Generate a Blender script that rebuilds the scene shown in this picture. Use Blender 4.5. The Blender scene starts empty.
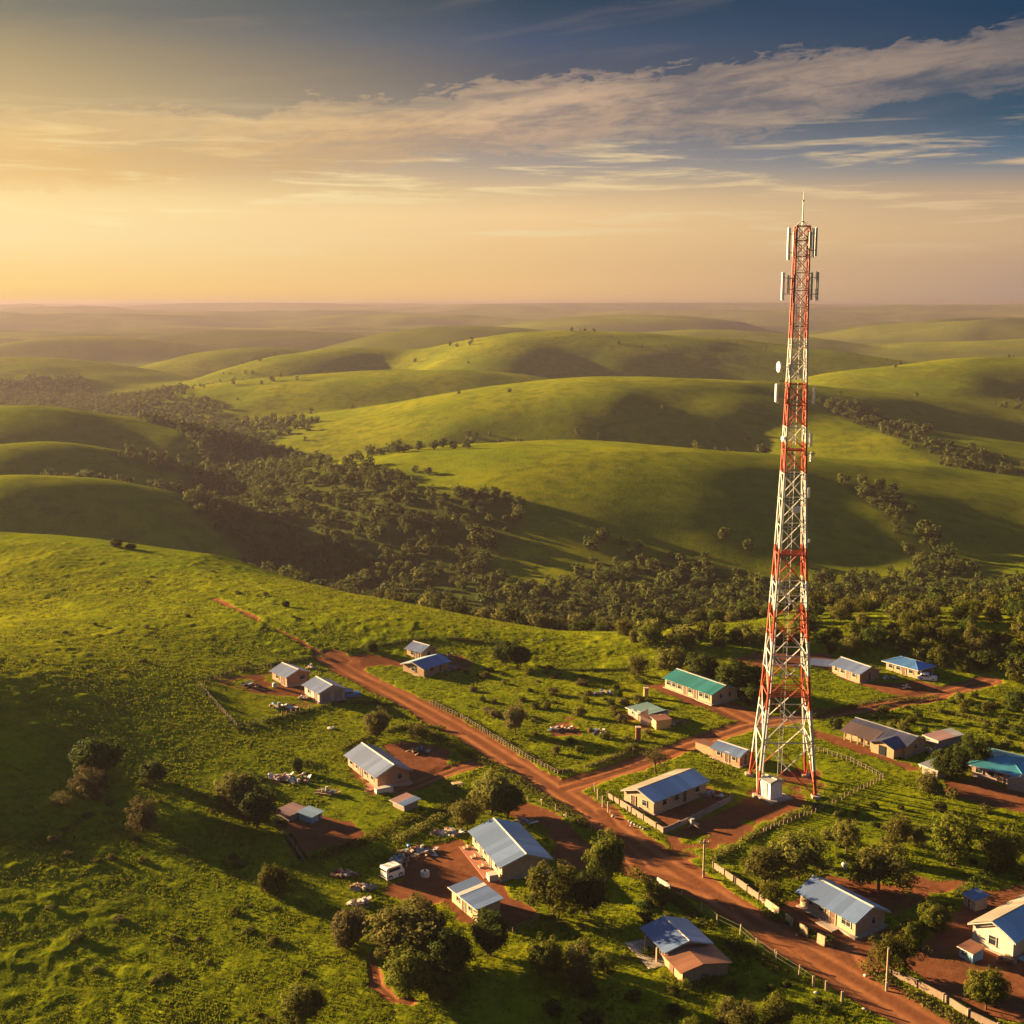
import bpy, bmesh, math, random
import numpy as np
from mathutils import Vector, Matrix
R = math.radians
C = bpy.context.scene.collection
scene = bpy.context.scene

# ------------------------------------------------------------------ camera, sky, sun, exposure
F, PITCH, H = 1258.0, R(9.35), 50.0
cp, sp = math.cos(PITCH), math.sin(PITCH)
cam_d = bpy.data.cameras.new('camera')
cam_d.sensor_width = 36; cam_d.sensor_fit = 'HORIZONTAL'
cam_d.lens = 36 * F / 1024
cam_d.clip_start = 1; cam_d.clip_end = 40000
cam = bpy.data.objects.new('camera', cam_d); C.objects.link(cam)
cam.location = (0, 0, H); cam.rotation_euler = (R(90) - PITCH, 0, 0)
scene.camera = cam

SUN_AZ, SUN_EL = R(-61), R(12)          # azimuth from +Y, negative = left of the view
SUN_STRENGTH, SUN_COL = 5.0, (1.0, 0.66, 0.30)
EXPOSURE = 3.0
HAZE_DENSITY, HAZE_COL, HAZE_ANI = 0.00021, (0.165, 0.15, 0.20), 0.3

scene.view_settings.view_transform = 'Standard'
scene.view_settings.look = 'None'
scene.view_settings.exposure = EXPOSURE
scene.view_settings.gamma = 1
scene.view_settings.use_curve_mapping = False
scene.cycles.use_denoising = True
scene.cycles.max_bounces = 6
scene.cycles.transparent_max_bounces = 6

sd = bpy.data.lights.new('sun', 'SUN'); sd.energy = SUN_STRENGTH; sd.angle = R(0.6); sd.color = SUN_COL
so = bpy.data.objects.new('sun', sd); C.objects.link(so)
sun_dir = Vector((math.sin(SUN_AZ) * math.cos(SUN_EL), math.cos(SUN_AZ) * math.cos(SUN_EL), math.sin(SUN_EL)))
so.rotation_euler = sun_dir.to_track_quat('Z', 'Y').to_euler()

def lin(c):
    return tuple(((x / 255) / 12.92 if x / 255 <= 0.04045 else ((x / 255 + 0.055) / 1.055) ** 2.4) for x in c)

class NT:
    """small helper for node trees"""
    def __init__(self, tree): self.t = tree; self.n = tree.nodes; self.l = tree.links
    def add(self, typ, **kw):
        n = self.n.new(typ)
        for k, v in kw.items(): setattr(n, k, v)
        return n
    def put(self, sock, v):
        if isinstance(v, bpy.types.NodeSocket): self.l.new(v, sock)
        else: sock.default_value = v
    def m(self, op, a, b=None, c=None, clamp=False):
        n = self.add('ShaderNodeMath', operation=op, use_clamp=clamp)
        for i, v in enumerate((a, b, c)):
            if v is not None: self.put(n.inputs[i], v)
        return n.outputs[0]
    def mix(self, f, a, b, blend='MIX'):
        n = self.add('ShaderNodeMix', data_type='RGBA', blend_type=blend)
        n.clamp_factor = True
        self.put(n.inputs[0], f)
        self.put(n.inputs[6], a if isinstance(a, bpy.types.NodeSocket) else (*a[:3], 1))
        self.put(n.inputs[7], b if isinstance(b, bpy.types.NodeSocket) else (*b[:3], 1))
        return n.outputs[2]
    def rng(self, v, a, b, c=0.0, d=1.0, smooth=False):
        n = self.add('ShaderNodeMapRange'); n.clamp = True
        n.interpolation_type = 'SMOOTHSTEP' if smooth else 'LINEAR'
        self.put(n.inputs[0], v)
        for i, x in zip((1, 2, 3, 4), (a, b, c, d)): n.inputs[i].default_value = x
        return n.outputs[0]
    def ramp(self, f, stops, interp='LINEAR'):
        n = self.add('ShaderNodeValToRGB'); cr = n.color_ramp; cr.interpolation = interp
        st = sorted(stops)
        cr.elements[0].position = st[0][0]; cr.elements[0].color = (*st[0][1][:3], 1)
        cr.elements.remove(cr.elements[1])
        for p_, c_ in st[1:]: e = cr.elements.new(p_); e.color = (*c_[:3], 1)
        self.put(n.inputs[0], f)
        return n.outputs[0]
    def noise(self, vec, scale, detail=3, rough=0.55, dist=0.0):
        n = self.add('ShaderNodeTexNoise')
        if vec is not None: self.l.new(vec, n.inputs['Vector'])
        n.inputs['Scale'].default_value = scale; n.inputs['Detail'].default_value = detail
        n.inputs['Roughness'].default_value = rough; n.inputs['Distortion'].default_value = dist
        return n.outputs[0]
    def mapping(self, vec, scale=(1, 1, 1), rot=(0, 0, 0), loc=(0, 0, 0)):
        n = self.add('ShaderNodeMapping'); self.l.new(vec, n.inputs[0])
        n.inputs[1].default_value = loc; n.inputs[2].default_value = rot; n.inputs[3].default_value = scale
        return n.outputs[0]
    def comb(self, x, y, z):
        n = self.add('ShaderNodeCombineXYZ')
        for i, v in enumerate((x, y, z)): self.put(n.inputs[i], v)
        return n.outputs[0]

def build_world():
    w = bpy.data.worlds.new('World'); scene.world = w; w.use_nodes = True
    w.node_tree.nodes.clear(); k = NT(w.node_tree)
    out = k.add('ShaderNodeOutputWorld'); bg = k.add('ShaderNodeBackground')
    k.l.new(bg.outputs[0], out.inputs[0])
    tc = k.add('ShaderNodeTexCoord'); sx = k.add('ShaderNodeSeparateXYZ'); k.l.new(tc.outputs['Generated'], sx.inputs[0])
    x, y, z = sx.outputs
    el = k.m('ARCSINE', z); az = k.m('ARCTAN2', x, y)
    hl = k.m('SQRT', k.m('ADD', k.m('MULTIPLY', x, x), k.m('ADD', k.m('MULTIPLY', y, y), 1e-6)))
    dot = k.m('DIVIDE', k.m('ADD', k.m('MULTIPLY', x, math.sin(SUN_AZ)), k.m('MULTIPLY', y, math.cos(SUN_AZ))), hl)
    ang = k.m('ARCCOSINE', dot)
    sky = k.add('ShaderNodeTexSky', sky_type='NISHITA'); sky.sun_disc = False
    sky.sun_elevation = SUN_EL; sky.sun_rotation = SUN_AZ
    sky.air_density = 1.6; sky.dust_density = 4.0; sky.ozone_density = 2.0; sky.altitude = 600
    P = lambda e: max(0.0, e) / (math.pi / 2)
    p = k.m('DIVIDE', el, math.pi / 2, clamp=True)
    S = 1.0 / 2 ** EXPOSURE
    L = lambda c: tuple(v * S for v in lin(c))
    def sky_ramp(rows): return k.ramp(p, [(P(e), L(c)) for e, c in rows])
    left = sky_ramp([(0.0, (248, 200, 118)), (.012, (255, 212, 128)), (.05, (255, 227, 166)), (.078, (255, 224, 160)), (.09, (242, 204, 138)), (.127, (216, 184, 132)), (.15, (198, 172, 124)), (.182, (168, 149, 114)), (.207, (126, 122, 108)), (.34, (106, 112, 120)), (.9, (94, 116, 150)), (1.57, (70, 94, 134))])
    mid = sky_ramp([(0.0, (232, 186, 128)), (.008, (240, 193, 131)), (.034, (234, 194, 136)), (.069, (243, 205, 150)), (.084, (220, 190, 145)), (.106, (168, 154, 144)), (.14, (118, 116, 122)), (.171, (92, 94, 106)), (.196, (70, 84, 108)), (.223, (44, 65, 86)), (.34, (66, 94, 132)), (.9, (92, 122, 166)), (1.57, (70, 94, 134))])
    right = sky_ramp([(0.0, (172, 146, 128)), (.03, (190, 157, 130)), (.053, (206, 172, 132)), (.083, (184, 158, 132)), (.10, (116, 126, 136)), (.112, (75, 105, 130)), (.133, (42, 80, 106)), (.178, (36, 64, 89)), (.207, (15, 54, 84)), (.34, (60, 92, 136)), (.9, (90, 122, 168)), (1.57, (70, 94, 134))])
    grad = k.mix(k.rng(ang, 1.08, 1.46), k.mix(k.rng(ang, .70, 1.08), left, mid), right)
    # clouds: thin streaks lying in the sky, a broad band rising to the right
    warp = k.noise(k.comb(k.m('MULTIPLY', az, 5.0), k.m('MULTIPLY', el, 16.0), 0.0), 1.6, 5, .6)
    sl = k.m('SUBTRACT', el, k.m('MULTIPLY', az, .105))
    warp2 = k.noise(k.comb(k.m('MULTIPLY', az, 7.0), k.m('MULTIPLY', sl, 48.0), 3.0), 1.5, 6, .58, .5)
    fine = k.noise(k.comb(k.m('MULTIPLY', az, 26.0), k.m('MULTIPLY', sl, 80.0), 9.0), 1.5, 7, .66, .5)
    c0 = k.m('ADD', k.m('MULTIPLY', az, .085), .139)
    t = k.m('DIVIDE', k.m('SUBTRACT', el, c0), .026)
    t = k.m('ADD', t, k.m('MULTIPLY', k.m('SUBTRACT', warp, .5), 1.9))
    t = k.m('ADD', t, k.m('MULTIPLY', k.m('SUBTRACT', fine, .5), 1.3))
    band = k.m('SUBTRACT', 1.0, k.m('MULTIPLY', t, t), clamp=True)
    body = k.rng(k.m('ADD', k.m('MULTIPLY', warp2, .72), k.m('MULTIPLY', fine, .28)), .30, .60, 0.30, 1.0, True)
    gate = k.m('MULTIPLY', k.rng(az, -.45, -.08, .35, 1.0), k.rng(az, .02, .38, 1.0, .42))
    d1 = k.m('MULTIPLY', k.m('MULTIPLY', k.m('POWER', band, .55), body), k.m('MULTIPLY', gate, .92))
    # low flat streaks near the horizon
    w3 = k.noise(k.comb(k.m('MULTIPLY', az, 7.0), k.m('MULTIPLY', el, 90.0), 7.0), 1.2, 5, .6, .3)
    lowm = k.m('MULTIPLY', k.rng(el, .03, .06, 0, 1, True), k.rng(el, .10, .16, 1, 0, True))
    d2 = k.m('MULTIPLY', k.m('MULTIPLY', k.rng(w3, .50, .68, 0, 1, True), lowm), .85)
    w4 = k.noise(k.comb(k.m('MULTIPLY', az, 5.0), k.m('MULTIPLY', k.m('SUBTRACT', el, k.m('MULTIPLY', az, .13)), 45.0), 21.0), 1.3, 6, .6, .3)
    d3 = k.m('MULTIPLY', k.m('MULTIPLY', k.rng(w4, .52, .75, 0, 1, True), k.rng(el, .08, .12, 0, 1, True)), k.rng(el, .24, .6, .07, .0))
    # colour: gold towards the sun, mauve away from it, paler on the upper edge
    up = k.rng(t, -.6, .9, 0, 1, True)
    cl_l = k.mix(up, L((226, 180, 108)), L((250, 208, 134)))
    cl_r = k.mix(k.m('MULTIPLY', k.m('ADD', up, body), .5), L((96, 96, 106)), L((206, 176, 148)))
    ccol = k.mix(k.rng(ang, 1.08, 1.5), k.mix(k.rng(ang, .74, 1.08), cl_l, k.mix(k.m('MULTIPLY', k.m('ADD', up, body), .5), L((158, 134, 120)), L((226, 188, 148)))), cl_r)
    low_c = k.mix(k.rng(ang, .78, 1.5), L((255, 232, 172)), L((214, 180, 142)))
    col = k.mix(d3, grad, ccol)
    col = k.mix(d2, col, low_c)
    col = k.mix(d1, col, ccol)
    nis = k.add('ShaderNodeMix', data_type='RGBA', blend_type='MULTIPLY'); nis.inputs[0].default_value = 1.0
    k.l.new(sky.outputs[0], nis.inputs[6]); nis.inputs[7].default_value = (.0004, .0004, .0004, 1)
    add = k.mix(1.0, col, nis.outputs[2], 'ADD')
    k.l.new(add, bg.inputs[0]); bg.inputs[1].default_value = 1.0
    w.cycles.sampling_method = 'MANUAL'; w.cycles.sample_map_resolution = 512
build_world()

# ------------------------------------------------------------------ picture point -> ground point
def pix(px, py):
    v = py - 512
    return px - 512.0, F * cp - v * sp, F * sp + v * cp          # right, forward, down
def at_dist(px, py, Y):
    r, f, d = pix(px, py)
    return r * Y / f, Y, H - Y * d / f
def ground(px, py):
    r, f, d = pix(px, py); z = 0.0
    for _ in range(12):
        s = (H - z) / d
        z = 0.5 * z + 0.5 * float(height(np.array([r * s]), np.array([f * s]))[0])
    s = (H - z) / d
    return Vector((r * s, f * s, float(height(np.array([r * s]), np.array([f * s]))[0])))
def px_per_m(p):
    return F / (p[1] * cp + (H - p[2]) * sp)

# ------------------------------------------------------------------ terrain
def _h(ix, iy, seed):
    h = (ix.astype(np.int64) * 374761393 + iy.astype(np.int64) * 668265263 + seed * 974711) & 0xFFFFFFFF
    h = ((h ^ (h >> 13)) * 1274126177) & 0xFFFFFFFF
    h = h ^ (h >> 16)
    return (h & 0xFFFF) / 65535.0
def vnoise(x, y, seed=0):
    ix = np.floor(x); iy = np.floor(y); fx = x - ix; fy = y - iy
    fx = fx * fx * fx * (fx * (fx * 6 - 15) + 10); fy = fy * fy * fy * (fy * (fy * 6 - 15) + 10)
    a = _h(ix, iy, seed); b = _h(ix + 1, iy, seed); c = _h(ix, iy + 1, seed); d = _h(ix + 1, iy + 1, seed)
    return (a + (b - a) * fx) * (1 - fy) + (c + (d - c) * fx) * fy - 0.5
def fbm(x, y, seed=0, o=4, g=0.5):
    s = 0; a = 1.0
    for i in range(o):
        s = s + a * vnoise(x + 17.3 * i, y - 9.1 * i, seed + i); x = x * 1.93 + 0.31 * y; y = y * 2.03 - 0.29 * x * .2; a *= g
    return s
def sstep(a, b, x):
    t = np.clip((x - a) / (b - a), 0, 1); return t * t * (3 - 2 * t)

BASE = -30.0
RIDGES = [  # crest points (px, py, forward distance), half width
    ([(262, 484, 590), (300, 470, 560), (385, 452, 520), (480, 441, 485), (570, 438, 465), (650, 445, 468), (760, 463, 500), (870, 468, 540), (960, 477, 560), (1080, 490, 560)], 85),
    ([(800, 498, 470), (880, 514, 455), (960, 536, 425), (1030, 556, 400), (1110, 578, 375)], 34),
    ([(440, 462, 480), (400, 486, 455), (370, 515, 425)], 45),
    ([(285, 478, 640), (340, 463, 640), (420, 452, 650)], 40),
    ([(250, 442, 800), (330, 425, 795), (420, 403, 775), (500, 383, 755), (545, 372, 745), (600, 371, 745), (680, 379, 765), (760, 386, 800), (840, 384, 840), (930, 397, 870), (1030, 432, 860)], 105),
    ([(690, 396, 740), (800, 417, 690), (912, 434, 650), (1040, 454, 620), (1130, 470, 600)], 60),
    ([(520, 390, 730), (460, 416, 690), (400, 440, 670)], 55),
    ([(145, 413, 1000), (225, 383, 1000), (320, 373, 985), (415, 368, 965), (500, 375, 960), (560, 372, 1000)], 105),
    ([(112, 402, 1150), (165, 381, 1170), (225, 374, 1180)], 70),
    ([(350, 345, 1750), (395, 328, 1780), (430, 320, 1800), (470, 323, 1780), (540, 332, 1750), (620, 340, 1750)], 150),
    ([(430, 352, 1230), (470, 336, 1250), (512, 327, 1270), (565, 328, 1230), (640, 335, 1230), (700, 334, 1270), (760, 345, 1270), (860, 362, 1220), (960, 377, 1100)], 140),
    ([(512, 338, 1230), (500, 352, 1130), (480, 370, 1050)], 80),
    ([(235, 371, 1130), (300, 357, 1200), (350, 347, 1290), (430, 342, 1330)], 90),
    ([(185, 366, 1420), (225, 346, 1470), (270, 339, 1500), (320, 341, 1500)], 110),
    ([(825, 381, 900), (870, 375, 950), (930, 365, 1000), (1024, 354, 1060), (1120, 350, 1060)], 100),
    ([(930, 372, 980), (960, 395, 900), (1040, 412, 850)], 60),
    ([(850, 354, 1900), (930, 345, 2000), (1030, 337, 2000), (1150, 335, 2000)], 180),
    ([(800, 334, 2700), (910, 323, 2800), (1000, 316, 2600), (1130, 316, 2600)], 260),
    ([(600, 333, 2000), (680, 329, 2050), (760, 334, 2000), (840, 336, 1950)], 170),
    ([(140, 335, 2200), (220, 331, 2300), (300, 333, 2300), (360, 337, 2200)], 180),
    ([(20, 340, 1900), (90, 336, 2000), (170, 343, 1900)], 150),
    ([(300, 318, 3600), (380, 315, 3800), (460, 317, 3800)], 300),
    ([(560, 322, 2600), (640, 317, 3000), (720, 320, 2800)], 300),
    ([(-90, 353, 1300), (0, 357, 1300), (65, 362, 1260), (135, 377, 1200)], 110),
    ([(-90, 316, 3500), (60, 319, 3600), (160, 317, 4000), (225, 322, 3600)], 330),
    ([(150, 308, 6500), (240, 303, 7000), (290, 302, 7000), (350, 306, 6600)], 500),
    ([(430, 308, 6000), (520, 305.5, 6500), (600, 306, 6500), (700, 303.5, 7000), (760, 303, 7000), (830, 305, 6500)], 600),
    ([(-90, 394, 630), (0, 405, 610), (100, 415, 600), (190, 431, 610), (250, 447, 630)], 62),
    ([(-90, 423, 490), (0, 431, 490), (90, 446, 490), (175, 464, 510)], 50),
    ([(-90, 451, 395), (0, 459, 395), (100, 476, 400), (195, 499, 418)], 44),
]
RW = []
for pts, w in RIDGES:
    RW.append((np.array([at_dist(p[0], p[1] - (3.5 if p[2] > 440 else 0), p[2]) for p in pts]), w * 1.02))
LIP = np.array([(-260, 262), (-150, 258), (-100, 249), (-80, 243), (-62, 236), (-46, 217), (-30, 198), (-10, 184), (8, 172), (22, 168), (40, 176), (52, 184), (90, 190), (160, 200), (260, 210)], float)

def plateau(x, y):
    wild = sstep(-38, -62, x + 0.35 * (y - 130)) * sstep(320, 240, y)
    z = wild * (2.0 * vnoise(x / 38, y / 38, 5) + 0.5 * vnoise(x / 11, y / 11, 6))
    z = z + 4.0 * sstep(-40, -100, x) * sstep(170, 250, y)
    # unseen rise left of the view, shaped to darken the meadow beside it
    z = z + 10.6 * np.exp(-(((x + 80) / 36) ** 2 + ((y - 136) / 44) ** 2))
    z = z + 2.6 * np.exp(-(((x + 74) / 36) ** 2 + ((y - 92) / 26) ** 2))  # second rise, added to turn the lower left grass from the sun
    z = z + 2.6 * sstep(-85, -22, x) * sstep(165, 190, y)  # tilt added so the upper meadow catches more sun
    z = z + 0.25 * vnoise(x / 23, y / 23, 8)
    ly = np.interp(x, LIP[:, 0], LIP[:, 1]) + 5 * vnoise(x / 30, y / 60, 11)
    d = (y - ly) * 0.93
    return z + (z * 0 - 32.0) * sstep(-8, 128, d)

def height(x, y):
    x = np.asarray(x, float); y = np.asarray(y, float)
    r = np.hypot(x, y)
    b = BASE + 3.0 * fbm(x / 120, y / 120, 3, 3) * sstep(250, 500, r)
    far = sstep(1500, 7500, r)
    b = b + far * 62 + sstep(1400, 3200, r) * (58 * fbm(x / 800, y / 330, 21, 4)) + sstep(5200, 8500, r) * 24 * fbm(x / 1400, y / 800, 31, 3)
    P6 = np.zeros_like(x)
    zp = plateau(x, y) - BASE
    P6 += np.clip(zp, 0, None) ** 6
    for pts, w in RW:
        lim = 2.2 * w
        sel = (x > pts[:, 0].min() - lim) & (x < pts[:, 0].max() + lim) & (y > pts[:, 1].min() - lim) & (y < pts[:, 1].max() + lim)
        if not sel.any(): continue
        xs = x[sel]; ys = y[sel]
        wob = 1 + 0.22 * vnoise(xs / (w * 1.1), ys / (w * 1.1), 41) + 0.10 * vnoise(xs / (w * .4), ys / (w * .4), 43)
        e = np.zeros_like(xs); gsum = np.full(xs.shape, 1e-9)
        for a, c in zip(pts[:-1], pts[1:]):
            n = max(2, int(math.hypot(c[0] - a[0], c[1] - a[1]) / (w * .33))); dl = math.hypot(c[0] - a[0], c[1] - a[1]) / n
            for q in range(n):
                p = a + (c - a) * (q + .5) / n
                k = dl / (1.7725 * w) * np.exp(-((xs - p[0]) ** 2 + (ys - p[1]) ** 2) * wob / (w * w))
                gsum += k; e += max(0, p[2] - BASE) * k
        dome = 1 + np.log(gsum) / 1.9
        dome = np.where(dome > 1, 1 + .12 * (dome - 1), dome)
        e = e / gsum * .139 * np.log1p(np.exp(np.clip((dome - .06) / .13, -30, 30)))
        P6[sel] += e ** 6
    bb = np.clip(b - BASE, 0.0, None)
    P6 += bb ** 6
    z = BASE + np.minimum(b - BASE, 0) + P6 ** (1 / 6.0)
    z = z + sstep(260, 420, r) * (1.5 * fbm(x / 80, y / 80, 161, 3) + .5 * vnoise(x / 22, y / 22, 171))
    return np.where(z > 46, 46 + 16 * np.tanh((z - 46) / 16), z)

def wood_belts(x, y):
    nz = fbm(x / 45, y / 45, 91, 3)
    def onz(px, py, zz_): r_, f_, d_ = pix(px, py); q_ = (H - zz_) / d_; return (r_ * q_, f_ * q_)
    def belt(pts, w, zz_):
        p = [onz(a, b, zz_) for a, b in pts]; best = np.full(x.shape, 1e18)
        for a, c in zip(p[:-1], p[1:]):
            ex, ey = c[0] - a[0], c[1] - a[1]; t = np.clip(((x - a[0]) * ex + (y - a[1]) * ey) / (ex * ex + ey * ey), 0, 1)
            best = np.minimum(best, (x - a[0] - t * ex) ** 2 + (y - a[1] - t * ey) ** 2)
        return sstep(1.15, .75, np.sqrt(best) / w + .8 * nz)
    v = belt([(1150, 614), (850, 608), (650, 605), (450, 588), (350, 562), (300, 528)], 43, -26)
    v = np.maximum(v, belt([(1080, 580), (940, 576), (830, 582)], 20, -25))
    v = np.maximum(v, belt([(1150, 640), (850, 630), (650, 634), (540, 626), (430, 602)], 15, -9))
    v = np.maximum(v, belt([(300, 528), (258, 495), (230, 466), (205, 440)], 28, -26))
    v = np.maximum(v, belt([(-40, 526), (60, 524), (180, 524), (260, 540)], 15, -26) * .9)
    v = np.maximum(v, belt([(1060, 558), (980, 537), (920, 507), (870, 484)], 10, -14) * .8)
    v = np.maximum(v, belt([(1080, 470), (980, 462), (900, 446), (850, 430)], 16, -22) * .6)
    v = np.maximum(v, belt([(205, 440), (150, 425), (80, 405), (20, 395)], 55, -28) * .5)
    v = np.maximum(v, belt([(150, 482), (210, 480)], 12, -20) * .7)
    return v

# dirt: roads as centre lines, yards as outlines (picture points, laid on the ground)
ROADS = [
    ([(215, 599), (262, 622), (325, 655)], .62),
    ([(325, 655), (400, 696), (470, 735), (540, 780), (585, 808), (645, 850), (705, 888), (785, 940), (865, 985), (960, 1042)], 2.1),
    ([(345, 660), (330, 652)], 1.6),
    ([(560, 788), (625, 768), (690, 744), (745, 726), (805, 716), (865, 708), (925, 697), (990, 680)], 1.75),
    ([(600, 810), (640, 868), (705, 890)], 1.8),
    ([(372, 955), (378, 985), (395, 1000), (410, 1002)], .7),
    ([(400, 790), (455, 768), (490, 760)], 1.3),
    ([(870, 960), (862, 945), (880, 940)], 2.4),
    ([(712, 700), (745, 716), (760, 722)], 2.2),
]
def zz(o, s, pts): return [(o[0] + x * s, o[1] + y * s) for x, y in pts]
Q = 260 / 1024
YARDS = [
    (zz((190, 620), Q, [(560, 150), (690, 135), (870, 160), (850, 185), (700, 180), (690, 215), (620, 180)]), 1.0),
    (zz((190, 620), Q, [(760, 495), (870, 488), (960, 492), (1020, 520), (1010, 590), (860, 645), (835, 590)]), 1.0),
    (zz((190, 620), Q, [(345, 780), (480, 745), (610, 790), (700, 840), (640, 895), (440, 935)]), .85),
    (zz((190, 620), Q, [(480, 650), (570, 660), (570, 710), (480, 710)]), .75),
    (zz((190, 620), Q, [(290, 610), (440, 600), (420, 640), (330, 660)]), .7),
    (zz((190, 620), Q, [(90, 235), (330, 205), (480, 250), (620, 300), (500, 340), (420, 375), (330, 370), (420, 300), (250, 290), (130, 260)]), .66),
    (zz((190, 620), Q, [(600, 480), (660, 470), (760, 640), (740, 720), (690, 690)]), .8),
    (zz((400, 600), Q, [(570, 470), (700, 450), (720, 530), (600, 550)]), .55),
    (zz((400, 600), Q, [(880, 440), (1010, 470), (1010, 520), (900, 510)]), .6),
    (zz((400, 600), Q, [(130, 215), (250, 210), (330, 260), (230, 285)]), .6),
    (zz((350, 760), Q, [(440, 300), (330, 325), (240, 370), (200, 460), (150, 500), (170, 530), (260, 580), (360, 560), (440, 640), (560, 680), (700, 640), (740, 600), (640, 540), (600, 480), (480, 340)]), 1.0),
    (zz((350, 760), Q, [(620, 190), (700, 170), (780, 200), (900, 270), (970, 350), (950, 440), (800, 450), (790, 350), (820, 330), (740, 250), (660, 240)]), 1.0),
    (zz((580, 620), Q, [(330, 850), (600, 740), (680, 660), (780, 600), (930, 570), (1000, 610), (960, 690), (860, 745), (700, 830), (560, 900), (460, 960), (360, 930)]), .66),
    (zz((580, 620), Q, [(300, 680), (500, 650), (600, 690), (590, 710), (340, 820), (300, 770)]), .72),
    (zz((580, 620), Q, [(250, 262), (330, 236), (520, 330), (690, 365), (700, 400), (600, 402), (470, 345), (330, 292)]), 1.0),
    (zz((580, 620), Q, [(580, 155), (700, 128), (1000, 130), (1010, 165), (840, 190), (720, 190)]), 1.0),
    (zz((764, 620), Q, [(270, 215), (440, 245), (600, 232), (720, 265), (900, 212), (920, 235), (780, 290), (700, 305), (480, 290), (370, 262)]), .9),
    (zz((764, 620), Q, [(200, 432), (320, 465), (560, 555), (640, 592), (560, 600), (430, 545), (200, 462)]), .9),
    (zz((764, 620), Q, [(720, 640), (820, 620), (1060, 690), (1060, 770), (860, 735), (700, 680)]), .9),
    (zz((764, 764), Q, [(60, 560), (120, 500), (250, 440), (420, 470), (600, 440), (800, 440), (780, 500), (620, 560), (480, 650), (420, 720), (290, 800), (200, 690), (90, 600)]), .72),
    (zz((764, 764), Q, [(430, 700), (360, 830), (280, 790), (200, 690), (330, 720)]), 1.0),
    (zz((764, 764), Q, [(690, 600), (830, 500), (1060, 480), (1060, 1030), (860, 1000), (540, 805), (600, 720)]), .85),
]
LAWNS = [zz((190, 620), Q, [(45, 265), (320, 195), (500, 260), (610, 310), (345, 385), (190, 425)]),
         zz((190, 620), Q, [(440, 640), (600, 560), (640, 640), (740, 720), (900, 650), (1000, 600), (980, 720), (860, 780), (690, 840), (480, 700), (370, 700)]),
         zz((580, 620), Q, [(520, 700), (680, 560), (900, 520), (1060, 620), (860, 760), (480, 930)]),
         zz((764, 764), Q, [(60, 250), (470, 60), (640, 120), (820, 260), (900, 400), (700, 420), (560, 330), (300, 300)])]
def _poly_sd(xs, ys, poly):
    best = np.full(xs.shape, 1e18); inside = np.zeros(xs.shape, bool)
    n = len(poly)
    for i in range(n):
        a = poly[i]; c = poly[(i + 1) % n]; ex, ey = c[0] - a[0], c[1] - a[1]; l2 = ex * ex + ey * ey + 1e-9
        t = np.clip(((xs - a[0]) * ex + (ys - a[1]) * ey) / l2, 0, 1)
        best = np.minimum(best, (xs - a[0] - t * ex) ** 2 + (ys - a[1] - t * ey) ** 2)
        cond = (a[1] > ys) != (c[1] > ys)
        xi = ex * (ys - a[1]) / (ey if abs(ey) > 1e-9 else 1e-9) + a[0]
        inside ^= cond & (xs < xi)
    d = np.sqrt(best); return np.where(inside, d, -d)
ROADW = [([ground(*p).to_2d() for p in pts], w) for pts, w in ROADS]
LAWNW = [[ground(*p).to_2d() for p in pts] for pts in LAWNS]
def lawn(x, y):
    m = np.zeros_like(x)
    for pts in LAWNW: m = np.maximum(m, sstep(-.3, .9, _poly_sd(x, y, pts)))
    return m
YARDW = [([ground(*p).to_2d() for p in pts], k) for pts, k in YARDS]
def dirt(x, y):
    """0 grass .. 1 bare earth; second value: 1 where it is road, third: across-road offset"""
    D = np.zeros_like(x); RD = np.zeros_like(x); OFF = np.full(x.shape, 9.0)
    n = 1.0 * vnoise(x / 2.2, y / 2.2, 51) + 0.6 * vnoise(x / .8, y / .8, 52) + 1.2 * vnoise(x / 6, y / 6, 53)
    for pts, w in ROADW:
        X = [p[0] for p in pts]; Y = [p[1] for p in pts]; m = w + 4
        sel = (x > min(X) - m) & (x < max(X) + m) & (y > min(Y) - m) & (y < max(Y) + m)
        if not sel.any(): continue
        xs, ys = x[sel], y[sel]; best = np.full(xs.shape, 1e18)
        for a, c in zip(pts[:-1], pts[1:]):
            ex, ey = c[0] - a[0], c[1] - a[1]; l2 = ex * ex + ey * ey + 1e-9
            t = np.clip(((xs - a[0]) * ex + (ys - a[1]) * ey) / l2, 0, 1)
            best = np.minimum(best, (xs - a[0] - t * ex) ** 2 + (ys - a[1] - t * ey) ** 2)
        off = np.sqrt(best)
        v = sstep(-.5, .7, w - off + .55 * n[sel]) * (.82 if w < .7 else 1.0)
        D[sel] = np.maximum(D[sel], v); RD[sel] = np.maximum(RD[sel], v); OFF[sel] = np.minimum(OFF[sel], off / w)
    for pts, k in YARDW:
        X = [p[0] for p in pts]; Y = [p[1] for p in pts]; m = 4
        sel = (x > min(X) - m) & (x < max(X) + m) & (y > min(Y) - m) & (y < max(Y) + m)
        if not sel.any(): continue
        xs, ys = x[sel], y[sel]
        s = _poly_sd(xs, ys, pts)
        patch = np.clip(k + (1 - k) * 2.4 * (vnoise(xs / 3.5, ys / 3.5, 61) + .6 * vnoise(xs / 1.1, ys / 1.1, 62)), 0, 1) if k < 1 else 1.0
        v = sstep(-.8, 1.0, s + .9 * n[sel]) * patch
        D[sel] = np.maximum(D[sel], v)
    return D, RD, OFF

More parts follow.
